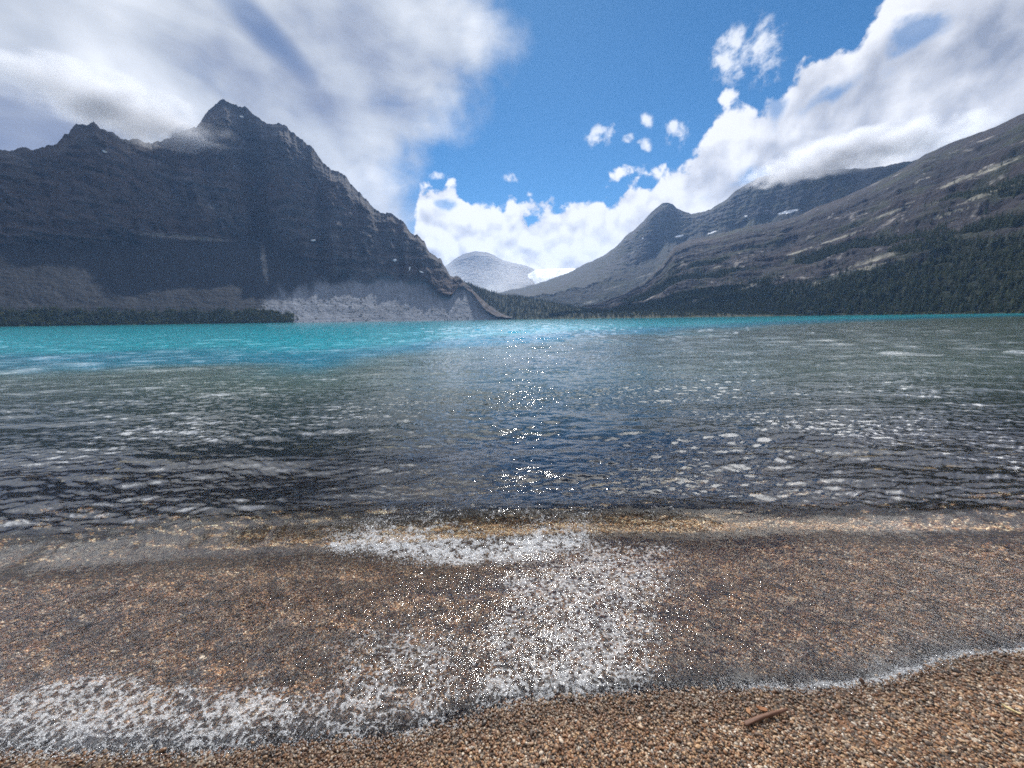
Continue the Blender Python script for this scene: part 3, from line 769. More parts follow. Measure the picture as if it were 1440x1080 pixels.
def build_bed():
    r = np.concatenate([np.geomspace(0.25, 9.0, 620), np.geomspace(9.2, 900, 160)])
    a = np.linspace(RAD(-100), RAD(100), 620)
    R, A = np.meshgrid(r, a, indexing='ij')
    X, Y = R * np.sin(A), R * np.cos(A)
    Z = bed_z(X, Y)
    Z = np.where(Y < -1.0, Z + 0.05 * np.clip(-1.0 - Y, 0, 30), Z)
    d = Y - y_line(WL, X)
    wet = 0.72 * sst(-0.17, -0.03, d + 0.05 * fbm(X / 0.2, Y / 0.2, o=3)) + 0.28 * sst(0.02, 0.16, d)
    m, t, out = new_mat('gravel')
    pos = t.n('ShaderNodeNewGeometry').outputs['Position']
    wt = t.attr('wet')
    v = t.n('ShaderNodeTexVoronoi'); t.put(v.inputs['Vector'], pos); v.inputs['Scale'].default_value = 105.0
    sepc = t.n('ShaderNodeSeparateColor'); t.put(sepc.inputs[0], v.outputs['Color'])
    c = t.ramp(sepc.outputs[0], PEBBLE_RAMP, 'LINEAR')
    ed = t.voro(pos, 105.0, 'DISTANCE_TO_EDGE')
    c = t.mix(t.sstep(0.12, 0.0, ed), c, (0.020, 0.014, 0.010))
    v2 = t.n('ShaderNodeTexVoronoi'); t.put(v2.inputs['Vector'], pos); v2.inputs['Scale'].default_value = 24.0
    s2 = t.n('ShaderNodeSeparateColor'); t.put(s2.inputs[0], v2.outputs['Color'])
    c = t.mix(t.sstep(0.86, 0.90, s2.outputs[0]), c, t.ramp(s2.outputs[1], PEBBLE_RAMP))
    big = t.noise(pos, 0.9, 4, 0.55)
    c = t.mix(t.rng(big, 0.35, 0.65, 0.0, 0.35), c, (0.05, 0.04, 0.028))
    c = t.vm('MULTIPLY', c, t.ramp(t.m('MULTIPLY', wt, 1.0), [(0.0, (0.42, 0.40, 0.38)), (0.72, (0.26, 0.24, 0.22)), (1.0, (1.0, 0.88, 0.74))]))  # damp strip darkened; submerged gravel lightened to make up for dim light under water
    c = t.vm('SCALE', c, scale=1.9)
    principled(t, out, c, 0.6, t.bump(t.m('MINIMUM', ed, 0.3), 0.8, 0.01), 0.35)
    o = grid_mesh('beach', np.stack([X, Y, Z], -1), m, {'wet': wet}, flip=False)
    tag(o, 'brown gravel beach sloping into the clear shallows', None, None, 'structure')
PEBBLE_RAMP = [(0.0, (0.022, 0.018, 0.016)), (0.16, (0.070, 0.046, 0.032)), (0.30, (0.22, 0.105, 0.045)), (0.45, (0.09, 0.042, 0.022)), (0.58, (0.31, 0.175, 0.085)), (0.70, (0.15, 0.135, 0.120)), (0.82, (0.36, 0.23, 0.12)), (0.92, (0.40, 0.33, 0.25)), (1.0, (0.50, 0.47, 0.42))]
build_bed()

def w2px(x, y, z=0.0):
    sp, cp, sr, cr = math.sin(PITCH), math.cos(PITCH), math.sin(ROLL), math.cos(ROLL)
    zz = z - CAMH
    f = y * cp - zz * sp
    a = x * cr + y * (-sp * sr) + zz * (-cp * sr)
    b = x * sr + y * sp * cr + zz * cp * cr
    return CXP + FPX * a / f, CYP - FPX * b / f

def froth_density(x, y):
    """how much froth lies on the water at a spot on the shore (0..1): breaker, edge line, nets of backwash, glitter drawn as froth"""
    yw, yc = y_line(WL, x), y_line(WC, x)
    d = y - yw; span = np.maximum(yc - yw, 0.3); s = d / span
    px_, py_ = w2px(x, np.maximum(y, 0.4))
    cl = fbm(x / 0.24, y / 0.20, 7.0, o=4)
    fine = fbm(x / 0.07, y / 0.05, 3.0, o=4)
    # the breaker: ragged along both sides, thinning to the ends
    fine2 = fbm(x / 0.028, y / 0.022, 6.0, o=3)
    yd = np.interp(px_, [430, 455, 520, 600, 650, 720, 780, 840, 900], [770, 768, 764, 773, 783, 776, 762, 752, 748])
    wd = np.interp(px_, [430, 470, 560, 650, 760, 840, 900], [3, 12, 20, 19, 18, 15, 8])
    q1 = (py_ - yd + 9 * cl) / wd
    dense = np.exp(-np.where(q1 > 0, 1.4, 0.8) * q1 ** 2) * sst(445, 475, px_ + 14 * fine) * (1 - sst(790, 880, px_ + 60 * cl))
    spray = sst(718, 732, py_ + 6 * fine) * (1 - sst(yd - 8, yd + 8, py_)) * (sst(500, 560, px_) * (1 - sst(800, 900, px_ + 60 * cl)) * 0.62 + 0.85 * sst(885, 905, px_ + 14 * cl) * (1 - sst(935, 968, px_ + 30 * cl)))
    brk = np.clip(dense * sst(-0.55, 0.12, fine * 0.8 + fine2 * 0.8) + spray * sst(-0.05, 0.5, cl * 0.5 + fine + fine2 * 0.9), 0, 1)
    # nets of froth
    net = np.clip(1.0 - np.abs(fbm(x / 0.040 + 0.3 * fbm(x / 0.2, y / 0.2), y / 0.034, 5.0, o=3)) * 4.2, -1, 1)
    glint_froth = np.exp(-((px_ - 800 - (py_ - 900) * -0.25 + 55 * cl) / 165) ** 2) * (1 - sst(0.66, 0.86, s)) * sst(0.0, 0.1, s + 0.06) * 1.15  # partly sun glitter: white froth laid where glints gather in the backwash
    left = sst(820, 330, px_) * np.exp(-((s - 0.08 - 0.06 * cl) / (0.07 + 0.05 * sst(500, 100, px_))) ** 2) * 1.15
    left2 = sst(420, 200, px_) * np.exp(-((s - 0.26 - 0.06 * cl) / 0.05) ** 2) * 0.5
    mid = np.exp(-((px_ - 560) / 190) ** 2) * (1 - sst(0.25, 0.62, s + 0.25 * cl)) * 0.75
    right = sst(850, 1000, px_) * (1 - sst(0.05, 0.42, s + 0.2 * cl)) * 0.45
    dens = np.maximum.reduce([glint_froth, left, left2, mid, right])
    thr = 0.66 - 0.70 * dens
    nets = sst(thr, thr + 0.50, 0.75 * net + 0.60 * cl - 0.02) * np.clip(dens * 1.5, 0, 1)
    edge = np.exp(-((d - 0.010 - 0.02 * fbm(x / 0.12, 0.0, 3.0, o=2)) / 0.018) ** 2) * (0.30 + 0.8 * sst(980, 1100, px_))
    return brk, np.clip(nets, 0, 1), np.clip(edge, 0, 1), s, d

def water_material():
    m, t, out = new_mat('lake_water')
    geo = t.n('ShaderNodeNewGeometry'); pos = geo.outputs['Position']
    dep = t.attr('depth'); sw = t.attr('swash'); rad = t.attr('range')
    # fine ripples, one set for open water, one for the thin backwash
    p1 = t.mapv(pos, scale=(1.0, 2.1, 1.0))
    r1 = t.noise(p1, 14.0, 3, 0.55, 0.4)
    r2 = t.noise(t.mapv(pos, scale=(0.75, 1.9, 1.0), rot=(0, 0, 0.12)), 3.2, 5, 0.58, 0.3)
    r3 = t.noise(t.mapv(pos, scale=(0.5, 1.3, 1.0), rot=(0, 0, -0.1)), 0.7, 6, 0.62, 0.2)
    f1 = t.m('MULTIPLY', t.sstep(14.0, 3.0, rad), 0.0032)
    f2 = t.m('MULTIPLY', t.sstep(5.0, 16.0, rad), 0.034)
    f3 = t.m('MULTIPLY', t.sstep(20.0, 70.0, rad), 0.11)
    h = t.m('ADD', t.m('MULTIPLY', r1, f1), t.m('ADD', t.m('MULTIPLY', r2, f2), t.m('MULTIPLY', r3, f3)))
    # backwash wrinkles
    sp_ = t.n('ShaderNodeSeparateXYZ'); t.put(sp_.inputs[0], pos)
    fan = t.m('DIVIDE', t.m('MULTIPLY', sp_.outputs[0], 2.7), t.m('MAXIMUM', t.m('SUBTRACT', 4.3, sp_.outputs[1]), 0.5))
    fv_ = t.n('ShaderNodeCombineXYZ'); t.put(fv_.inputs[0], t.m('MULTIPLY', fan, 46.0)); t.put(fv_.inputs[1], t.m('MULTIPLY', sp_.outputs[1], 11.0))
    s1 = t.noise(fv_.outputs[0], 1.0, 4, 0.55, 0.5)
    s2 = t.noise(t.mapv(pos, scale=(80.0, 52.0, 50.0)), 1.0, 2, 0.5)
    s3 = t.noise(t.mapv(pos, scale=(9.0, 5.0, 5.0)), 1.0, 2, 0.5)
    hs = t.m('ADD', t.m('MULTIPLY', s1, 0.0070), t.m('MULTIPLY', s2, 0.0036))
    hs = t.m('MULTIPLY', hs, t.m('MULTIPLY', sw, t.rng(s3, 0.32, 0.66, 0.35, 1.25)))
    h = t.m('ADD', t.m('MULTIPLY', h, t.m('SUBTRACT', 1.0, sw)), hs)
    nb = t.bump(h, 1.0, 1.0)
    fr = t.n('ShaderNodeFresnel'); t.put(fr.inputs['IOR'], t.m('ADD', t.m('MULTIPLY', t.m('SUBTRACT', 1.0, t.attr('shal')), t.m('SUBTRACT', t.rng(rad, 3.0, 13.0, 1.80, 2.5), 1.33)), t.m('ADD', 1.33, t.m('MULTIPLY', sw, 0.15)))); t.put(fr.inputs['Normal'], nb)
    gl = t.n('ShaderNodeBsdfGlossy'); t.put(gl.inputs['Normal'], nb); t.put(gl.inputs['Color'], (1, 1, 1))
    t.put(gl.inputs['Roughness'], t.m('ADD', t.rng(rad, 3.0, 60.0, 0.014, 0.04), t.m('MULTIPLY', sw, 0.014)))
    tr = t.n('ShaderNodeBsdfTransparent')
    # clear water takes the red out of what lies under it
    e1 = t.m('POWER', 2.718, t.m('MULTIPLY', dep, -1.05)); e2 = t.m('POWER', 2.718, t.m('MULTIPLY', dep, -0.65)); e3 = t.m('POWER', 2.718, t.m('MULTIPLY', dep, -0.95))
    cc = t.n('ShaderNodeCombineColor'); t.put(cc.inputs[0], e1); t.put(cc.inputs[1], e2); t.put(cc.inputs[2], e3)
    t.put(tr.inputs['Color'], cc.outputs[0])
    df = t.n('ShaderNodeBsdfDiffuse')
    wv = t.noise(t.mapv(pos, scale=(0.010, 0.022, 1)), 1.0, 4, 0.5)
    deepc = t.mix(wv, (0.010, 0.25, 0.335), (0.022, 0.36, 0.43))
    t.put(df.inputs['Color'], t.mix(t.sstep(2.2, 5.0, dep), t.mix(t.sstep(0.9, 2.2, dep), (0.105, 0.160, 0.130), (0.012, 0.16, 0.24)), deepc))
    op = t.m('SUBTRACT', 1.0, t.m('POWER', 2.718, t.m('MULTIPLY', t.m('ADD', t.m('MULTIPLY', t.m('MAXIMUM', t.m('SUBTRACT', dep, 0.24), 0.0), 5.0), t.m('POWER', dep, 3.0)), -0.16)))
    body = t.n('ShaderNodeMixShader'); t.put(body.inputs[0], op); t.put(body.inputs[1], tr.outputs[0]); t.put(body.inputs[2], df.outputs[0])
    mx = t.n('ShaderNodeMixShader'); t.put(mx.inputs[0], fr.outputs[0]); t.put(mx.inputs[1], body.outputs[0]); t.put(mx.inputs[2], gl.outputs[0])
    # froth floats on it
    fo = t.attr('froth')
    fv = t.voro(pos, 95.0, 'DISTANCE_TO_EDGE'); fv2 = t.voro(pos, 210.0, 'DISTANCE_TO_EDGE')
    fn = t.noise(pos, 62.0, 5, 0.68)
    ff = t.sstep(0.50, 1.22, t.m('ADD', t.m('MULTIPLY', fo, 1.0), t.m('MULTIPLY', t.m('SUBTRACT', fn, 0.5), 2.0)))
    ff = t.m('MULTIPLY', ff, t.rng(t.m('MINIMUM', fv, fv2), 0.0, 0.16, 1.0, 0.55))
    fd = t.n('ShaderNodeBsdfDiffuse'); t.put(fd.inputs['Color'], (0.92, 0.93, 0.95))
    t.put(fd.inputs['Normal'], t.bump(t.m('ADD', t.m('MULTIPLY', fn, 0.02), t.m('MULTIPLY', fv, 0.004)), 1.0, 1.0))
    ft = t.n('ShaderNodeBsdfTranslucent'); t.put(ft.inputs['Color'], (0.80, 0.83, 0.86))
    fm_ = t.n('ShaderNodeMixShader'); fm_.inputs[0].default_value = 0.3
    t.put(fm_.inputs[1], fd.outputs[0]); t.put(fm_.inputs[2], ft.outputs[0])
    m2 = t.n('ShaderNodeMixShader'); t.put(m2.inputs[0], ff); t.put(m2.inputs[1], mx.outputs[0]); t.put(m2.inputs[2], fm_.outputs[0])
    t.put(out.inputs['Surface'], m2.outputs[0])
    return m

def build_water():
    h = CAMH
    def rows(r0, r1, n):          # even steps in depression angle
        return h / np.linspace(h / r0, h / r1, n)
    r = np.concatenate([rows(0.8, 6.0, 760)[:-1], rows(6.0, 40.0, 420)[:-1], np.geomspace(40, 400, 240)[:-1], np.geomspace(400, 9000, 60)])
    a = np.concatenate([np.linspace(RAD(-88), RAD(-60), 90)[:-1], np.linspace(RAD(-60), RAD(60), 1150)[:-1], np.linspace(RAD(60), RAD(88), 90)])
    R, A = np.meshgrid(r, a, indexing='ij')
    X, Y = R * np.sin(A), R * np.cos(A)
    Z, d, s, bed = surface_z(X, Y)
    keep = (d > -0.06) & (X > -400 - Y) 
    dep = np.clip(Z - bed, 0, 6)
    froth = np.zeros_like(R)
    q = R < 4.2
    b_, n_, e_, _, _ = froth_density(X[q], Y[q])
    froth[q] = np.clip(np.maximum(b_, 0.82 * np.maximum(n_, e_)), 0, 1)
    o = grid_mesh('water', np.stack([X, Y, Z], -1), water_material(), {'depth': dep, 'swash': 1 - sst(0.45, 0.72, s), 'shal': 1 - sst(1.0, 1.14, s), 'range': R, 'froth': froth}, keep=keep)
    tag(o, 'clear rippled lake turning turquoise away from the shore', None, None, 'structure')
build_water()

# ------------------------------------------------------------------ pebbles
def pebble_mesh(name, seed, mat, sub=2):
    import bmesh
    bm = bmesh.new()
    bmesh.ops.create_icosphere(bm, subdivisions=sub, radius=1.0)
    r = np.random.default_rng(seed)
    o1, o2 = r.uniform(0, 50, 2)
    for v in bm.verts:
        c = v.co
        n = float(PN[0](c.x * 0.9 + o1, c.y * 0.9 + o2, c.z * 0.9)) * 0.38 + float(PN[1](c.x * 2.0 + o2, c.y * 2.0, c.z * 2.0 + o1)) * 0.12
        v.co = c * (1 + n)
    me = bpy.data.meshes.new(name); bm.to_mesh(me); bm.free()
    me.polygons.foreach_set('use_smooth', [True] * len(me.polygons))
    me.materials.append(mat)
    return me

def pebble_material():
    m, t, out = new_mat('pebble')
    tone = t.attr('tone', 'INSTANCER'); wet = t.attr('wet', 'INSTANCER')
    c = t.ramp(tone, PEBBLE_RAMP)
    oc = t.n('ShaderNodeTexCoord').outputs['Object']
    n = t.noise(oc, 2.2, 4, 0.6)
    c = t.mix(t.rng(n, 0.3, 0.7, 0.0, 0.45), c, (0.06, 0.04, 0.028))
    c = t.mix(1.0, c, t.vm('SCALE', t.ramp(wet, [(0.0, (0.50, 0.47, 0.44)), (0.72, (0.29, 0.265, 0.245)), (1.0, (1.0, 0.88, 0.75))]), scale=2.3), 'MULTIPLY')  # darker where damp, but brightness added to the colour of stones under water
    principled(t, out, c, t.rng(wet, 0, 1, 0.55, 0.24), t.bump(n, 0.15, 0.3), 0.4)
    return m

def build_pebbles():
    mat = pebble_material()
    kinds = [pebble_mesh('pebble_%02d' % i, 100 + i, mat) for i in range(9)]
    P, S, lay = [], [], []
    def ring(r0, r1, step, smin, smax, lift, az=66):
        a1 = RAD(az)
        n = int((r1 ** 2 - r0 ** 2) * a1 / step ** 2)
        rr = np.sqrt(rng.uniform(r0 ** 2, r1 ** 2, n)); aa = rng.uniform(-a1, a1, n)
        x, y = rr * np.sin(aa), rr * np.cos(aa)
        sz = smin + (smax - smin) * rng.beta(1.4, 3.0, n)
        P.append(np.stack([x, y, bed_z(x, y) + lift + rng.normal(0, 0.0015, n)], -1)); S.append(sz)
    ring(0.72, 1.50, 0.0066, 0.0026, 0.0062, 0.0005, 68)
    ring(0.72, 1.50, 0.0100, 0.0030, 0.0068, 0.0030, 68)
    ring(0.80, 1.50, 0.075, 0.0065, 0.0110, 0.0035, 68)
    ring(1.50, 2.7, 0.0088, 0.0034, 0.0072, 0.0008)
    ring(1.50, 3.2, 0.10, 0.007, 0.013, 0.003)
    ring(2.7, 3.6, 0.0125, 0.0050, 0.0100, 0.001)
    ring(3.6, 5.5, 0.024, 0.008, 0.016, 0.002)
    P = np.concatenate(P); S = np.concatenate(S); n = len(P)
    rot = np.stack([rng.normal(0, 0.35, n), rng.normal(0, 0.35, n), rng.uniform(0, 6.28, n)], -1)
    scl = S[:, None] * np.stack([rng.uniform(0.95, 1.45, n), rng.uniform(0.75, 1.05, n), rng.uniform(0.45, 0.75, n)], -1)
    tone = np.clip(rng.uniform(0, 1, n) ** 1.12 + 0.28 * fbm(P[:, 0] / 0.16, P[:, 1] / 0.16, 2.0, o=4), 0, 1)
    d = P[:, 1] - y_line(WL, P[:, 0])
    wet = 0.72 * sst(-0.17, -0.03, d + 0.05 * fbm(P[:, 0] / 0.2, P[:, 1] / 0.2, o=3)) + 0.28 * sst(0.02, 0.16, d)
    o = scatter('pebbles', P, rot, scl, rng.integers(0, 9, n), kinds, {'tone': tone, 'wet': wet})
    tag(o, 'small brown, orange and grey beach pebbles', None, None, 'stuff')
build_pebbles()

# ------------------------------------------------------------------ foam
def bubble_mesh(mat):
    import bmesh
    bm = bmesh.new(); bmesh.ops.create_icosphere(bm, subdivisions=2, radius=1.0)
    me = bpy.data.meshes.new('bubble'); bm.to_mesh(me); bm.free()
    me.polygons.foreach_set('use_smooth', [True] * len(me.polygons)); me.materials.append(mat)
    return me
def build_foam():
    m, t, out = new_mat('foam')
    b = principled(t, out, (0.88, 0.90, 0.92), 0.10, None, 0.5)
    tl = t.n('ShaderNodeBsdfTranslucent'); t.put(tl.inputs['Color'], (0.92, 0.94, 0.96))
    mx = t.n('ShaderNodeMixShader'); mx.inputs[0].default_value = 0.5
    t.put(mx.inputs[1], b.outputs[0]); t.put(mx.inputs[2], tl.outputs[0]); t.put(out.inputs['Surface'], mx.outputs[0])
    P, S = [], []
    def add(x, y, size, up=0.0):
        z, d, s, bed = surface_z(x, y)
        z = np.maximum(z, bed + 0.003)
        k = d > -0.03
        P.append(np.stack([x, y, z + up], -1)[k]); S.append(np.broadcast_to(size, x.shape)[k])
    # the little breaker
    N = 90000
    x = rng.uniform(-1.45, 1.35, N); y = y_line(WC, x) + rng.uniform(-0.55, 0.12, N)
    br = froth_density(x, y)[0]
    k = rng.uniform(0, 1, N) < br ** 1.3 * 0.62
    x, y, br = x[k], y[k], br[k]
    lump = np.clip(fbm(x / 0.05, y / 0.04, 1.0, o=3) + 0.3, 0, 1)
    add(x, y, 0.0010 + 0.0030 * rng.beta(1.2, 3.5, len(x)), rng.uniform(0, 1, len(x)) ** 1.5 * 0.045 * lump * br)
    # spray over it
    N = 1800
    x = rng.uniform(-1.1, 0.75, N); y = y_line(WC, x) + rng.normal(-0.14, 0.09, N)
    k = froth_density(x, y)[0] > 0.1
    x, y = x[k], y[k]
    add(x, y, rng.uniform(0.0007, 0.0018, len(x)), np.abs(rng.normal(0.015, 0.03, len(x))))
    # froth spreading up the beach
    N = 280000
    x, y = px2ground(rng.uniform(-150, 1590, N), rng.uniform(770, 1090, N))
    k = np.abs(y - y_line(WL, x)) < 1.2
    x, y = x[k], y[k]
    br, nets, edge, s, d = froth_density(x, y)
    k = (rng.uniform(0, 1, len(x)) < np.clip(nets * 0.50 + 0.65 * edge, 0, 1)) & (s < 0.85)
    x, y = x[k], y[k]
    add(x, y, 0.0007 + 0.0014 * rng.beta(1.2, 3.8, len(x)), 0.0006)
    P = np.concatenate(P); S = np.concatenate(S); n = len(P)
    o = scatter('foam', P, np.zeros((n, 3)), np.repeat(S[:, None], 3, 1), np.zeros(n, int), [bubble_mesh(m)])
    tag(o, 'white froth of the small breaking wave and its backwash', None, None, 'stuff')
build_foam()

# ================================================================== TREES
def conifer_mesh(name, seed, mats, tiers=10, pts=9):
    r = np.random.default_rng(seed)
    V, Fc, mi = [], [], []
    def ring(z, rad, n, j=0.0):
        b = len(V)
        for i in range(n):
            a = 2 * math.pi * i / n
            V.append((rad * math.cos(a), rad * math.sin(a), z))
        return b
    b0 = ring(-0.03, 0.022, 6); b1 = ring(0.55, 0.012, 6); b2 = ring(0.97, 0.003, 6)
    for b, c in ((b0, b1), (b1, b2)):
        for i in range(6):
            Fc.append((b + i, b + (i + 1) % 6, c + (i + 1) % 6, c + i)); mi.append(0)
    w = r.uniform(0.13, 0.19)
    for k in range(tiers):
        u = k / (tiers - 1)
        zt = 0.12 + 0.86 * u ** 0.92 + r.normal(0, 0.006)
        rad = w * (1 - u) ** 0.85 + 0.012
        top = len(V); V.append((r.normal(0, 0.004), r.normal(0, 0.004), min(1.0, zt + 0.085 * (1 - 0.5 * u))))
        a0 = r.uniform(0, 6.28); n = pts
        ring_i = []
        for i in range(2 * n):
            a = a0 + math.pi * i / n
            q = rad * (r.uniform(0.78, 1.22) if i % 2 == 0 else r.uniform(0.32, 0.5))
            zz = zt - (r.uniform(0.02, 0.06) if i % 2 == 0 else -0.005) * (1 - 0.6 * u)
            ring_i.append(len(V)); V.append((q * math.cos(a), q * math.sin(a), zz))
        for i in range(2 * n):
            Fc.append((top, ring_i[i], ring_i[(i + 1) % (2 * n)])); mi.append(1)
    return py_mesh(name, V, Fc, mats, mi)

def shrub_mesh(name, seed, mats):
    r = np.random.default_rng(seed)
    V, Fc, mi = [], [], []
    for _ in range(5):
        a = r.uniform(0, 6.28); l = r.uniform(0.3, 0.6); b = len(V)
        e = np.array([0.45 * l * math.cos(a), 0.45 * l * math.sin(a), l])
        for w in ((0.02, 0, 0), (-0.01, 0.017, 0), (-0.01, -0.017, 0)): V.append(w)
        V.append(tuple(e)); Fc += [(b, b + 1, b + 3), (b + 1, b + 2, b + 3), (b + 2, b, b + 3)]; mi += [0] * 3
    for _ in range(240):
        d = r.normal(size=3); d /= np.linalg.norm(d); d[2] = abs(d[2]) * 1.1 - 0.1
        c = d * r.uniform(0.55, 1.0) * np.array([0.48, 0.48, 0.62]) + np.array([0, 0, 0.28])
        c *= 1 + 0.25 * math.sin(5 * d[0] + seed) * math.cos(4 * d[1])
        u = r.normal(size=3); u /= np.linalg.norm(u); v = np.cross(u, r.normal(size=3)); v /= np.linalg.norm(v)
        sz = r.uniform(0.05, 0.10); b = len(V)
        V += [tuple(c + sz * u), tuple(c + sz * v * 0.7), tuple(c - sz * u), tuple(c - sz * v * 0.7)]
        Fc.append((b, b + 1, b + 2, b + 3)); mi.append(1)
    return py_mesh(name, V, Fc, mats, mi)

def leaf_mat(name, lo, hi):
    m, t, out = new_mat(name)
    oi = t.n('ShaderNodeObjectInfo').outputs['Random']
    n = t.noise(t.n('ShaderNodeTexCoord').outputs['Object'], 7.0, 3, 0.6)
    c = t.mix(t.m('ADD', t.m('MULTIPLY', oi, 0.6), t.m('MULTIPLY', n, 0.4)), lo, hi)
    b = principled(t, out, c, 0.7, None, 0.2)
    tl = t.n('ShaderNodeBsdfTranslucent'); t.put(tl.inputs['Color'], c)
    mx = t.n('ShaderNodeMixShader'); mx.inputs[0].default_value = 0.25
    t.put(mx.inputs[1], b.outputs[0]); t.put(mx.inputs[2], tl.outputs[0]); t.put(out.inputs['Surface'], mx.outputs[0])
    return m
M_BARK, _t, _o = new_mat('bark'); principled(_t, _o, (0.09, 0.07, 0.055), 0.9)
M_NEEDLE = leaf_mat('needles', (0.012, 0.025, 0.018), (0.075, 0.095, 0.038))
M_LEAF = leaf_mat('leaves', (0.055, 0.080, 0.024), (0.16, 0.15, 0.035))

def sample_surface(D, n, wfun):
    V, T = D['V'], D['T']
    C = 0.25 * (V[:-1, :-1] + V[1:, :-1] + V[:-1, 1:] + V[1:, 1:])
    e1 = V[1:, :-1] - V[:-1, :-1]; e2 = V[:-1, 1:] - V[:-1, :-1]
    area = np.abs(e1[..., 0] * e2[..., 1] - e1[..., 1] * e2[..., 0])
    w = area * wfun(C, T[:-1, :-1], D['ARC'][:-1, :-1], {k: v[:-1, :-1] for k, v in D['at'].items()})
    p = (w / w.sum()).reshape(-1)
    q = rng.choice(p.size, n, p=p)
    i, j = np.unravel_index(q, w.shape)
    a, b = rng.uniform(0, 1, n)[:, None], rng.uniform(0, 1, n)[:, None]
    return (V[i, j] * (1 - a) + V[i + 1, j] * a) * (1 - b) + (V[i, j + 1] * (1 - a) + V[i + 1, j + 1] * a) * b

def build_trees():
    kinds = [conifer_mesh('conifer_%d' % i, 40 + i, [M_BARK, M_NEEDLE]) for i in range(5)]
    shr = [shrub_mesh('shrub_%d' % i, 60 + i, [M_BARK, M_LEAF]) for i in range(3)]
    front = lambda T: (T < 1.95)
    # right slope
    def w_slope(C, T, ARC, at):
        d = np.degrees(np.arctan2(C[..., 0], C[..., 1]))
        return front(T) * (sst(0.35, 0.75, at['veg']) + 0.02 * (T < 1.5)) * (d < 66) * (C[..., 2] > 1.5)
    p1 = sample_surface(SLOPE, 17000, w_slope); h1 = rng.uniform(6, 22, len(p1)) * (1 - 0.35 * sst(150, 450, p1[:, 2]))
    # wooded hill and the flat at the valley mouth
    p2 = sample_surface(HILL, 5200, lambda C, T, ARC, at: (T < 2.25) * (C[..., 2] > 1.0) * 1.0); h2 = rng.uniform(11, 21, len(p2))
    # left shore
    def w_left(C, T, ARC, at): return (T < 0.6) * sst(0.3, 0.7, at['veg']) * (C[..., 2] > 0.8)
    p3 = sample_surface(LEFT, 4200, w_left); h3 = rng.uniform(6, 19, len(p3))
    P = np.concatenate([p1, p2, p3]); H = np.concatenate([h1, h2, h3])
    zone = np.concatenate([np.zeros(len(p1)), np.ones(len(p2)), 2 * np.ones(len(p3))]).astype(int)
    px_, py_ = w2px(P[:, 0], P[:, 1], P[:, 2])
    fdep = P[:, 1] * math.cos(PITCH) - (P[:, 2] - CAMH) * math.sin(PITCH)
    size = H / fdep
    inside = (px_ > 5) & (px_ < 1435)
    # the trees that show largest stand as trees of their own
    score = np.where(inside, size, 0)
    pick = []
    for z, n in ((0, 180), (1, 70), (2, 50)):
        c = np.where(zone == z)[0]; pick += list(c[np.argsort(-score[c])][:n])
    pick = set(pick)
    lab = ['dark conifer among the tall trees at the foot of the long right-hand slope',
           'dark conifer among those on the low hill before the valley gap',
           'dark conifer in the narrow wood along the shore below the cliff mountain']
    grp = ['conifers at the foot of the right slope', 'conifers on the low hill', 'conifers below the cliff mountain']
    for i in sorted(pick):
        o = bpy.data.objects.new('conifer_tree', kinds[i % 5]); COL.objects.link(o)
        o.location = P[i] - np.array([0, 0, 0.3]); o.rotation_euler = (0, 0, random.uniform(0, 6.28)); s_ = H[i]
        o.scale = (s_ * random.uniform(0.9, 1.2), s_ * random.uniform(0.9, 1.2), s_)
        tag(o, lab[zone[i]], 'tree', grp[zone[i]])
    rest = np.array([i for i in range(len(P)) if i not in pick])
    n = len(rest)
    rot = np.stack([np.zeros(n), np.zeros(n), rng.uniform(0, 6.28, n)], -1)
    scl = H[rest, None] * np.stack([rng.uniform(0.9, 1.3, n), rng.uniform(0.9, 1.3, n), np.ones(n)], -1)
    o = scatter('forest', P[rest] - np.array([0, 0, 0.3]), rot, scl, rng.integers(0, 5, n), kinds)
    tag(o, 'dark conifer forest along the foot of the mountains', None, None, 'stuff')
    # yellowing bushes
    p4 = sample_surface(LEFT, 900, lambda C, T, ARC, at: (T < 0.7) * sst(0.25, 0.6, at['veg']) * (C[..., 2] > 0.8) * (0.15 + sst(-37, -34, np.degrees(np.arctan2(C[..., 0], C[..., 1])))))
    p5 = sample_surface(SLOPE, 420, lambda C, T, ARC, at: (C[..., 2] > 0.2) * (C[..., 2] < 4.0) * (np.degrees(np.arctan2(C[..., 0], C[..., 1])) > 26) * 1.0)
    P = np.concatenate([p4, p5]); n = len(P)
    H = np.concatenate([rng.uniform(3, 9, len(p4)), rng.uniform(1.5, 4.0, len(p5))])
    rot = np.stack([np.zeros(n), np.zeros(n), rng.uniform(0, 6.28, n)], -1)
    o = scatter('undergrowth', P - np.array([0, 0, 0.2]), rot, H[:, None] * np.stack([rng.uniform(1, 1.6, n), rng.uniform(1, 1.6, n), np.ones(n)], -1), rng.integers(0, 3, n), shr)
    tag(o, 'yellow-green bushes along the far shore', None, None, 'stuff')
build_trees()

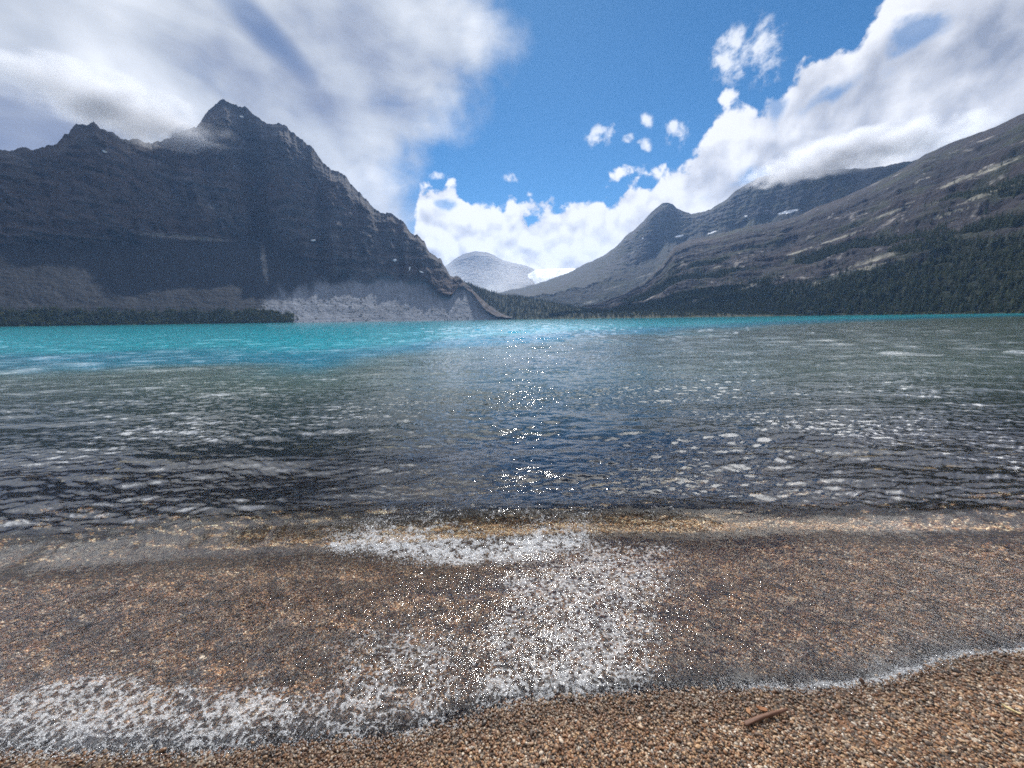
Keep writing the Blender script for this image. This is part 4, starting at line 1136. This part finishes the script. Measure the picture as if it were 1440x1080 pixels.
def build_boulders():
    m, t, out = new_mat('boulder_rock')
    n = t.noise(t.n('ShaderNodeTexCoord').outputs['Object'], 2.0, 5, 0.6)
    principled(t, out, t.mix(n, (0.05, 0.05, 0.05), (0.24, 0.235, 0.225)), 0.9, t.bump(n, 0.5, 0.5), 0.2)
    kinds = [pebble_mesh('boulder_%d' % i, 300 + i, m, 1) for i in range(4)]
    for k in kinds: k.polygons.foreach_set('use_smooth', [False] * len(k.polygons))
    P = sample_surface(LEFT, 1500, lambda C, T, ARC, at: (T < 1.0) * (at['pale'] + 0.04) * (0.25 + sst(0.0, 0.3, fbm(ARC / 40.0, T * 6.0, 3.0, o=3))) * (C[..., 2] > 1.0))
    n = len(P); H = 1.0 + 5.0 * rng.beta(1.1, 5.0, n)
    rot = rng.uniform(0, 6.28, (n, 3))
    o = scatter('boulders', P, rot, H[:, None] * np.stack([rng.uniform(0.9, 1.4, n), rng.uniform(0.8, 1.1, n), rng.uniform(0.6, 0.95, n)], -1), rng.integers(0, 4, n), kinds)
    tag(o, 'fallen grey boulders scattered over the sunlit-toned scree', None, None, 'stuff')
build_boulders()

# ================================================================== HAZE
def build_haze():
    x, y0, y1, z0, z1 = 11000.0, -11000.0, 11000.0, -9.0, 1800.0
    V = [(-x, y0, z0), (x, y0, z0), (x, y1, z0), (-x, y1, z0), (-x, y0, z1), (x, y0, z1), (x, y1, z1), (-x, y1, z1)]
    Fc = [(0, 3, 2, 1), (4, 5, 6, 7), (0, 1, 5, 4), (1, 2, 6, 5), (2, 3, 7, 6), (3, 0, 4, 7)]
    m, t, out = new_mat('haze')
    v = t.n('ShaderNodeVolumePrincipled')
    t.put(v.inputs['Color'], (0.32, 0.54, 1.0)); v.inputs['Density'].default_value = HAZE; v.inputs['Anisotropy'].default_value = 0.35
    t.put(out.inputs['Volume'], v.outputs[0])
    o = bpy.data.objects.new('haze', py_mesh('haze', V, Fc, [m])); COL.objects.link(o)
    tag(o, 'pale blue haze over the lake and between the mountains', None, None, 'stuff')
HAZE = 2.9e-5
build_haze()

# ================================================================== MIST ON THE SUMMITS
def build_mist(name, label, px, py, dist, size, dens, seed, rot=0.0):
    """a soft bank of cloud wrapped round a summit"""
    import bmesh
    a, e = px2azel(px, py)
    c = np.array([dist * math.sin(a), dist * math.cos(a), dist * math.tan(e) + CAMH])
    bm = bmesh.new(); bmesh.ops.create_icosphere(bm, subdivisions=3, radius=1.0)
    me = bpy.data.meshes.new(name); bm.to_mesh(me); bm.free()
    o = bpy.data.objects.new(name, me); COL.objects.link(o)
    o.location = c; o.rotation_euler = (0, rot, -float(a)); o.scale = size
    m, t, out = new_mat('cloud_mist')
    oc = t.n('ShaderNodeTexCoord').outputs['Object']
    r = t.vm('LENGTH', oc)
    n = t.noise(t.vm('ADD', t.mapv(oc, scale=(2.6 * size[0] / size[2] * 0.4, 1.6, 1.6)), (seed, 0, 0)), 1.0, 4, 0.55)
    f = t.m('MULTIPLY', t.sstep(1.0, -0.05, t.m('ADD', r, t.m('MULTIPLY', t.m('SUBTRACT', n, 0.5), 1.9))), t.sstep(1.0, 0.85, r))
    v = t.n('ShaderNodeVolumePrincipled')
    t.put(v.inputs['Color'], (0.86, 0.88, 0.93)); t.put(v.inputs['Density'], t.m('MULTIPLY', f, dens)); v.inputs['Anisotropy'].default_value = 0.25
    t.put(out.inputs['Volume'], v.outputs[0])
    me.materials.append(m)
    tag(o, label, None, None, 'stuff')
build_mist('cloud', 'grey-white cloud hiding the crest of the cliff mountain', 168, 152, 2330, (420, 170, 135), 0.019, 1.0, 0.06)
build_mist('cloud', 'grey cloud lying on the flat-topped ridge right of the pointed peak', 1190, 220, 3950, (800, 420, 140), 0.014, 5.0, -0.02)
scene.cycles.volume_max_steps = 64

build_mist('mist', 'pale sunlit rain mist hanging in the valley gap', 690, 400, 6300, (1500, 1700, 620), 0.00028, 9.0)

# ================================================================== DRIFTWOOD
def wood_material(name, lo, hi):
    m, t, out = new_mat(name)
    oc = t.n('ShaderNodeTexCoord').outputs['Object']
    n = t.noise(t.mapv(oc, scale=(14, 160, 160)), 1.0, 5, 0.6)
    principled(t, out, t.mix(t.rng(n, 0.3, 0.7, 0, 1), lo, hi), 0.6, t.bump(n, 0.6, 0.002), 0.3)
    return m
def ground_at(px, py):
    x, y = px2ground(px, py, 0.02)
    return float(x), float(y), float(bed_z(np.array([x]), np.array([y]))[0])
def build_stick():
    x0, y0, z0 = ground_at(1047, 1020); x1, y1, z1 = ground_at(1108, 1000)
    L = math.hypot(x1 - x0, y1 - y0); n, m = 26, 12
    r = np.random.default_rng(5)
    V, Fc = [], []
    for i in range(n + 1):
        u = i / n
        rad = 0.0068 * (0.75 + 0.35 * math.sin(2.2 * u + 0.6)) * (1 - 0.35 * u)
        if i in (0, n): rad *= 0.55
        cx, cy, cz = (u - 0.5) * L, 0.004 * math.sin(3.0 * u), 0.009 + 0.010 * u * u + 0.002 * math.sin(5 * u)
        for k in range(m):
            a = 2 * math.pi * k / m
            q = rad * (1 + 0.16 * math.sin(3 * a + 4 * u) + 0.07 * r.normal())
            V.append((cx, cy + q * 1.25 * math.cos(a), cz + q * 0.9 * math.sin(a)))
    for i in range(n):
        for k in range(m):
            Fc.append((i * m + k, i * m + (k + 1) % m, (i + 1) * m + (k + 1) % m, (i + 1) * m + k))
    Fc.append(tuple(range(m - 1, -1, -1))); Fc.append(tuple(n * m + k for k in range(m)))
    o = bpy.data.objects.new('driftwood_stick', py_mesh('driftwood_stick', V, Fc, [wood_material('red_wood', (0.045, 0.020, 0.013), (0.16, 0.075, 0.042))], smooth=True))
    COL.objects.link(o); o.location = ((x0 + x1) / 2, (y0 + y1) / 2, (z0 + z1) / 2 + 0.003)
    o.rotation_euler = (0, 0, math.atan2(y1 - y0, x1 - x0))
    tag(o, 'reddish-brown broken stick lying on the gravel near the water edge', 'stick')
def build_flake(name, label, cat, px, py, lx, ly, rz, cols, seed, tilt=0.12):
    r = np.random.default_rng(seed)
    n = 14; x, y, z = ground_at(px, py)
    out = []
    for i in range(n):
        a = 2 * math.pi * i / n
        q = 1 + 0.22 * r.normal() * 0.8
        out.append((lx * q * math.copysign(abs(math.cos(a)) ** 0.7, math.cos(a)), ly * q * math.copysign(abs(math.sin(a)) ** 0.7, math.sin(a))))
    th = 0.0022
    V = [(a, b, th + 0.5 * a * a / lx * 0.3) for a, b in out] + [(a, b, -th + 0.5 * a * a / lx * 0.3) for a, b in out]
    Fc = [tuple(range(n)), tuple(range(2 * n - 1, n - 1, -1))] + [(i, n + i, n + (i + 1) % n, (i + 1) % n) for i in range(n)]
    o = bpy.data.objects.new(name, py_mesh(name, V, Fc, [wood_material(name + '_wood', *cols)]))
    COL.objects.link(o); o.location = (x, y, z + 0.010); o.rotation_euler = (tilt, 0.1, rz)
    tag(o, label, cat)
build_stick()
TAN = ((0.16, 0.075, 0.035), (0.36, 0.19, 0.09))
build_flake('bark_flake', 'tan flake of bark behind the thicker end of the red stick', 'bark flake', 1052, 1000, 0.014, 0.007, 0.9, TAN, 3)
build_flake('bark_flake', 'orange-brown bark flake behind the middle of the red stick', 'bark flake', 1071, 996, 0.019, 0.006, -0.25, ((0.14, 0.055, 0.022), (0.30, 0.13, 0.055)), 4)
build_flake('wood_chip', 'pale yellow wood chip on the gravel at the right edge of the beach', 'wood chip', 1421, 999, 0.019, 0.0045, -0.85, ((0.42, 0.33, 0.16), (0.62, 0.50, 0.27)), 6, 0.2)
scene.cycles.pixel_filter_type = 'BLACKMAN_HARRIS'
scene.cycles.filter_width = 1.7
scene.cycles.adaptive_threshold = 0.006
